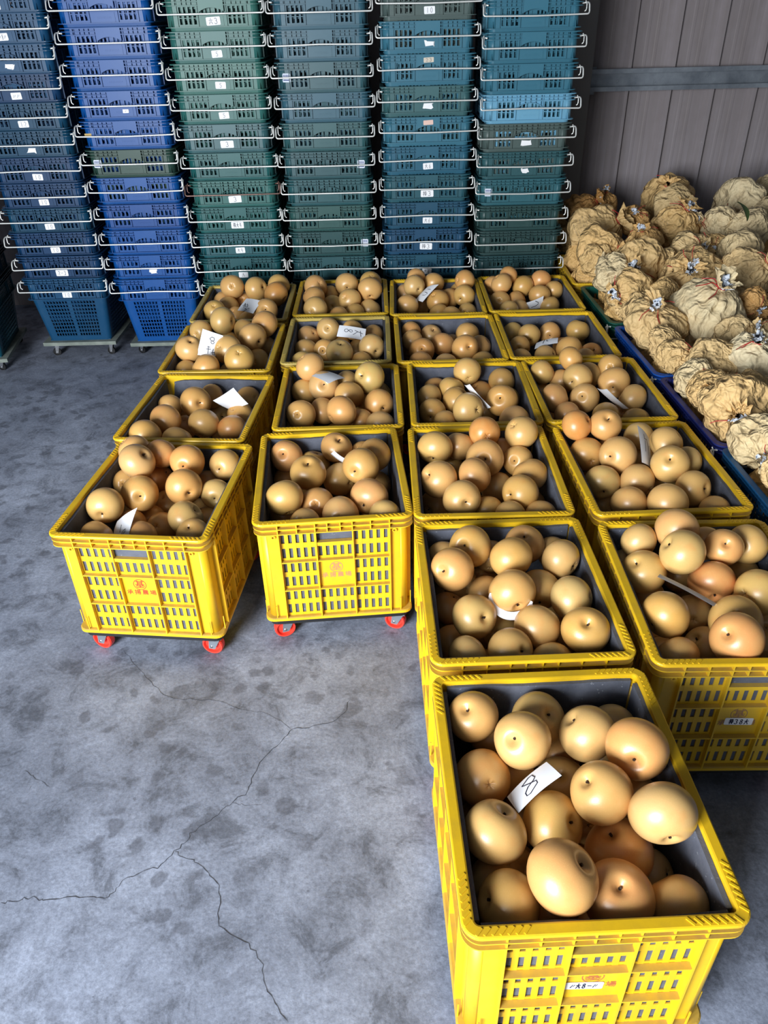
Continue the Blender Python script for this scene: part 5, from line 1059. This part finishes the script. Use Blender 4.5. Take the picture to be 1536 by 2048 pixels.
BD = json.loads('[[1114,4293,156,88,[74,-26,62],-0.4],[1247,4355,170,66,[-7,-13,99],-0.3],[1587,4382,200,116,[-28,-58,77],0.2],[1557,4151,197,96,[22,-94,27],0.5],[1906,4172,198,111,[-74,-44,-51],0.9],[2165,4450,210,59,null,0.8],[1981,3963,185,82,null,0.7],[1090,3937,138,118,[73,-37,58],0.3],[1313,4007,164,72,[-23,-61,76],-0.2],[1468,3847,170,94,[31,-31,90],0.2],[1652,3804,175,79,[-91,18,36],0.8],[1775,3749,172,82,null,0.8],[1013,3634,115,100,[62,-77,19],0.1],[913,3543,109,62,null,0.2],[1271,3709,141,74,[-36,-38,85],-0.1],[1409,3503,142,81,[43,-84,33],0.5],[1530,3524,156,58,[-34,-91,24],0.1],[1610,3415,151,91,null,0.7],[974,3336,96,75,null,0.8],[1132,3372,107,110,[-31,-91,27],0.3],[1342,3245,120,103,[-35,-80,49],0.3],[1263,3397,121,54,null,0.3],[1545,3173,135,89,[54,-41,73],0.4],[1040,3100,81,88,[-76,-65,2],0.2],[913,3109,82,47,null,0.5],[1162,3063,90,58,null,0.2],[1007,2800,63,95,[-20,-34,92],0.4],[1249,2845,85,120,[21,-32,92],0.9],[1448,2866,106,60,[-16,-99,4],-0.3],[929,2943,71,54,null,0.3],[929,2619,51,57,null,0.3],[983,2511,50,57,[78,-44,45],0.3],[981,2327,50,57,[27,-96,5],0.8],[1123,2419,57,75,null,0.4],[1253,2406,70,91,[5,-34,94],1.0],[1282,2631,75,64,null,0.5],[1363,2594,81,48,[-42,-38,83],0.4],[1045,2068,50,88,[-29,-92,24],0.2],[1024,2223,50,43,[-29,-87,40],0.2],[1166,2189,62,58,[-97,22,7],0.3],[1054,1886,50,70,[-32,-94,-14],0.7],[992,1701,50,37,null,0.4],[964,1612,50,27,null,0.5],[968,2132,50,37,null,0.3]]')
KR, PALE, BRN = (216, 175, 112), (226, 211, 174), (176, 128, 72)
bl_ = []
for i, (x, y, z, r, nd, tone) in enumerate(BD):
    p = (x / 1000, y / 1000, z / 1000 + 0.413)
    bl_.append((i, p, r / 1000, nd, tone, project(p)))
vs = sorted(bl_, key=lambda t: t[5][1]); nr = 9
for ri in range(nr):
    row = sorted(vs[ri * len(vs) // nr:(ri + 1) * len(vs) // nr], key=lambda t: t[5][0])
    for ki, (i, p, r, nd, tone, uv) in enumerate(row):
        rr = random.Random(i + 40)
        t = max(0, tone)
        col = tuple(KR[k] + (PALE[k] - KR[k]) * t for k in range(3)) if tone >= 0 else tuple(KR[k] + (BRN[k] - KR[k]) * -tone * 2 for k in range(3))
        dv = rr.uniform(-7, 7); col = tuple(c_ + dv for c_ in col)
        adj = 'pale' if tone > .6 else 'dark brown' if tone < 0 else 'tan'
        rw = 'back row' if ri == 0 else 'front row' if ri == nr - 1 else ORD[ri] + ' row from wall'
        lab = f'{adj} crumpled paper fruit bag, {ORD[ki]} from left in {rw} of heap'
        g = empty('fruit_bag', p, 0, label=lab, category='paper bag', group='paper fruit bags heaped on the right')
        d = Vector([c_ / 100 for c_ in nd]).normalized() if nd else Vector((rr.uniform(-.5, .5), rr.uniform(.5, 1), rr.uniform(-.6, .1))).normalized()
        q = d.to_track_quat('Z', 'Y') @ Quaternion((0, 0, 1), rr.uniform(0, 6.28))
        g.rotation_mode = 'QUATERNION'; g.rotation_quaternion = q
        s = max(r, .056) * 1.12; g.location.x = max(p[0], 0.935 + 0.033 * (3.5 - p[1]) * (p[1] < 3.5) + .02 + s * .80); g.scale = (s, s, s)
        body, tie, scrap = BAGS[(i * 7 + 3) % 11]
        obj('paper', body, g, color=srgb(*col))
        if nd: obj('twist_tie', tie, g)
        if nd and i not in (2, 7, 12): obj('printed_scrap', scrap, g)
# bags lower in the heap that carry the visible ones
rr = random.Random(3)
for (x, y, where_) in ((1.128, 3.775, 'yellow crate'), (1.150, 3.262, 'green crate'), (1.168, 2.73, 'bright blue crate'), (1.188, 2.212, 'navy crate'), (1.205, 1.70, 'steel blue crate'), (1.62, 2.95, 'crate right of the green one'), (1.62, 3.50, 'dark green crate'), (1.64, 4.06, 'deep blue crate'), (1.15, 4.33, 'dark teal crate'), (2.09, 4.02, 'far right crate')):
    for dx, dy in ((-.085, -.12), (.085, -.11), (-.08, .12), (.085, .12)):
        for zz in ((0.30, 0.42) if y > 3.2 else (0.33,)):
            g = empty('fruit_bag', (x + dx, y + dy, zz), 0, label='tan paper bag low in ' + where_ + ', ' + ('front' if dy < 0 else 'back') + ' ' + ('left' if dx < 0 else 'right') + ' corner, ' + ('upper' if zz > .4 else 'lower') + ' layer', category='paper bag', group='buried paper fruit bags')
            g.rotation_euler = (rr.uniform(2, 4), rr.uniform(-.5, .5), rr.uniform(0, 6))
            g.scale = (.098, .098, .098)
            obj('paper', BAGS[rr.randrange(11)][0], g, color=srgb(*KR))
# a few leaves caught among the bags
lf, ntl, bl = mat('leaf_green', 0.5, srgb(70, 92, 50)); MAT['leaf'] = lf
lm = MB(); v = []; f = []
for i in range(9):
    s = i / 8; w = .016 * math.sin(PI * s) ** .8 + .0004; zc = .012 * math.sin(PI * s)
    v += [(-w, .09 * s - .045, zc + .004), (0, .09 * s - .045, zc), (w, .09 * s - .045, zc + .004)]
for i in range(8):
    for j in range(2): f.append((3 * i + j, 3 * i + j + 1, 3 * i + j + 4, 3 * i + j + 3))
lm.add(v, f, True); LEAF = lm.mesh('leaf', MAT['leaf'])
for (x, y, z, e, t_) in ((1.66, 3.60, 0.70, (.6, .3, .4), 'green leaf poking between pale bags near the wall'), (1.70, 3.20, 0.66, (.2, -.5, 1.6), 'green leaf under pale bags at right picture edge')):
    o = obj('leaf', LEAF, None, (x, y, z), e, label=t_, category='leaf', group='leaves among the bags'); o.scale = (1.3, 1.3, 1.3)
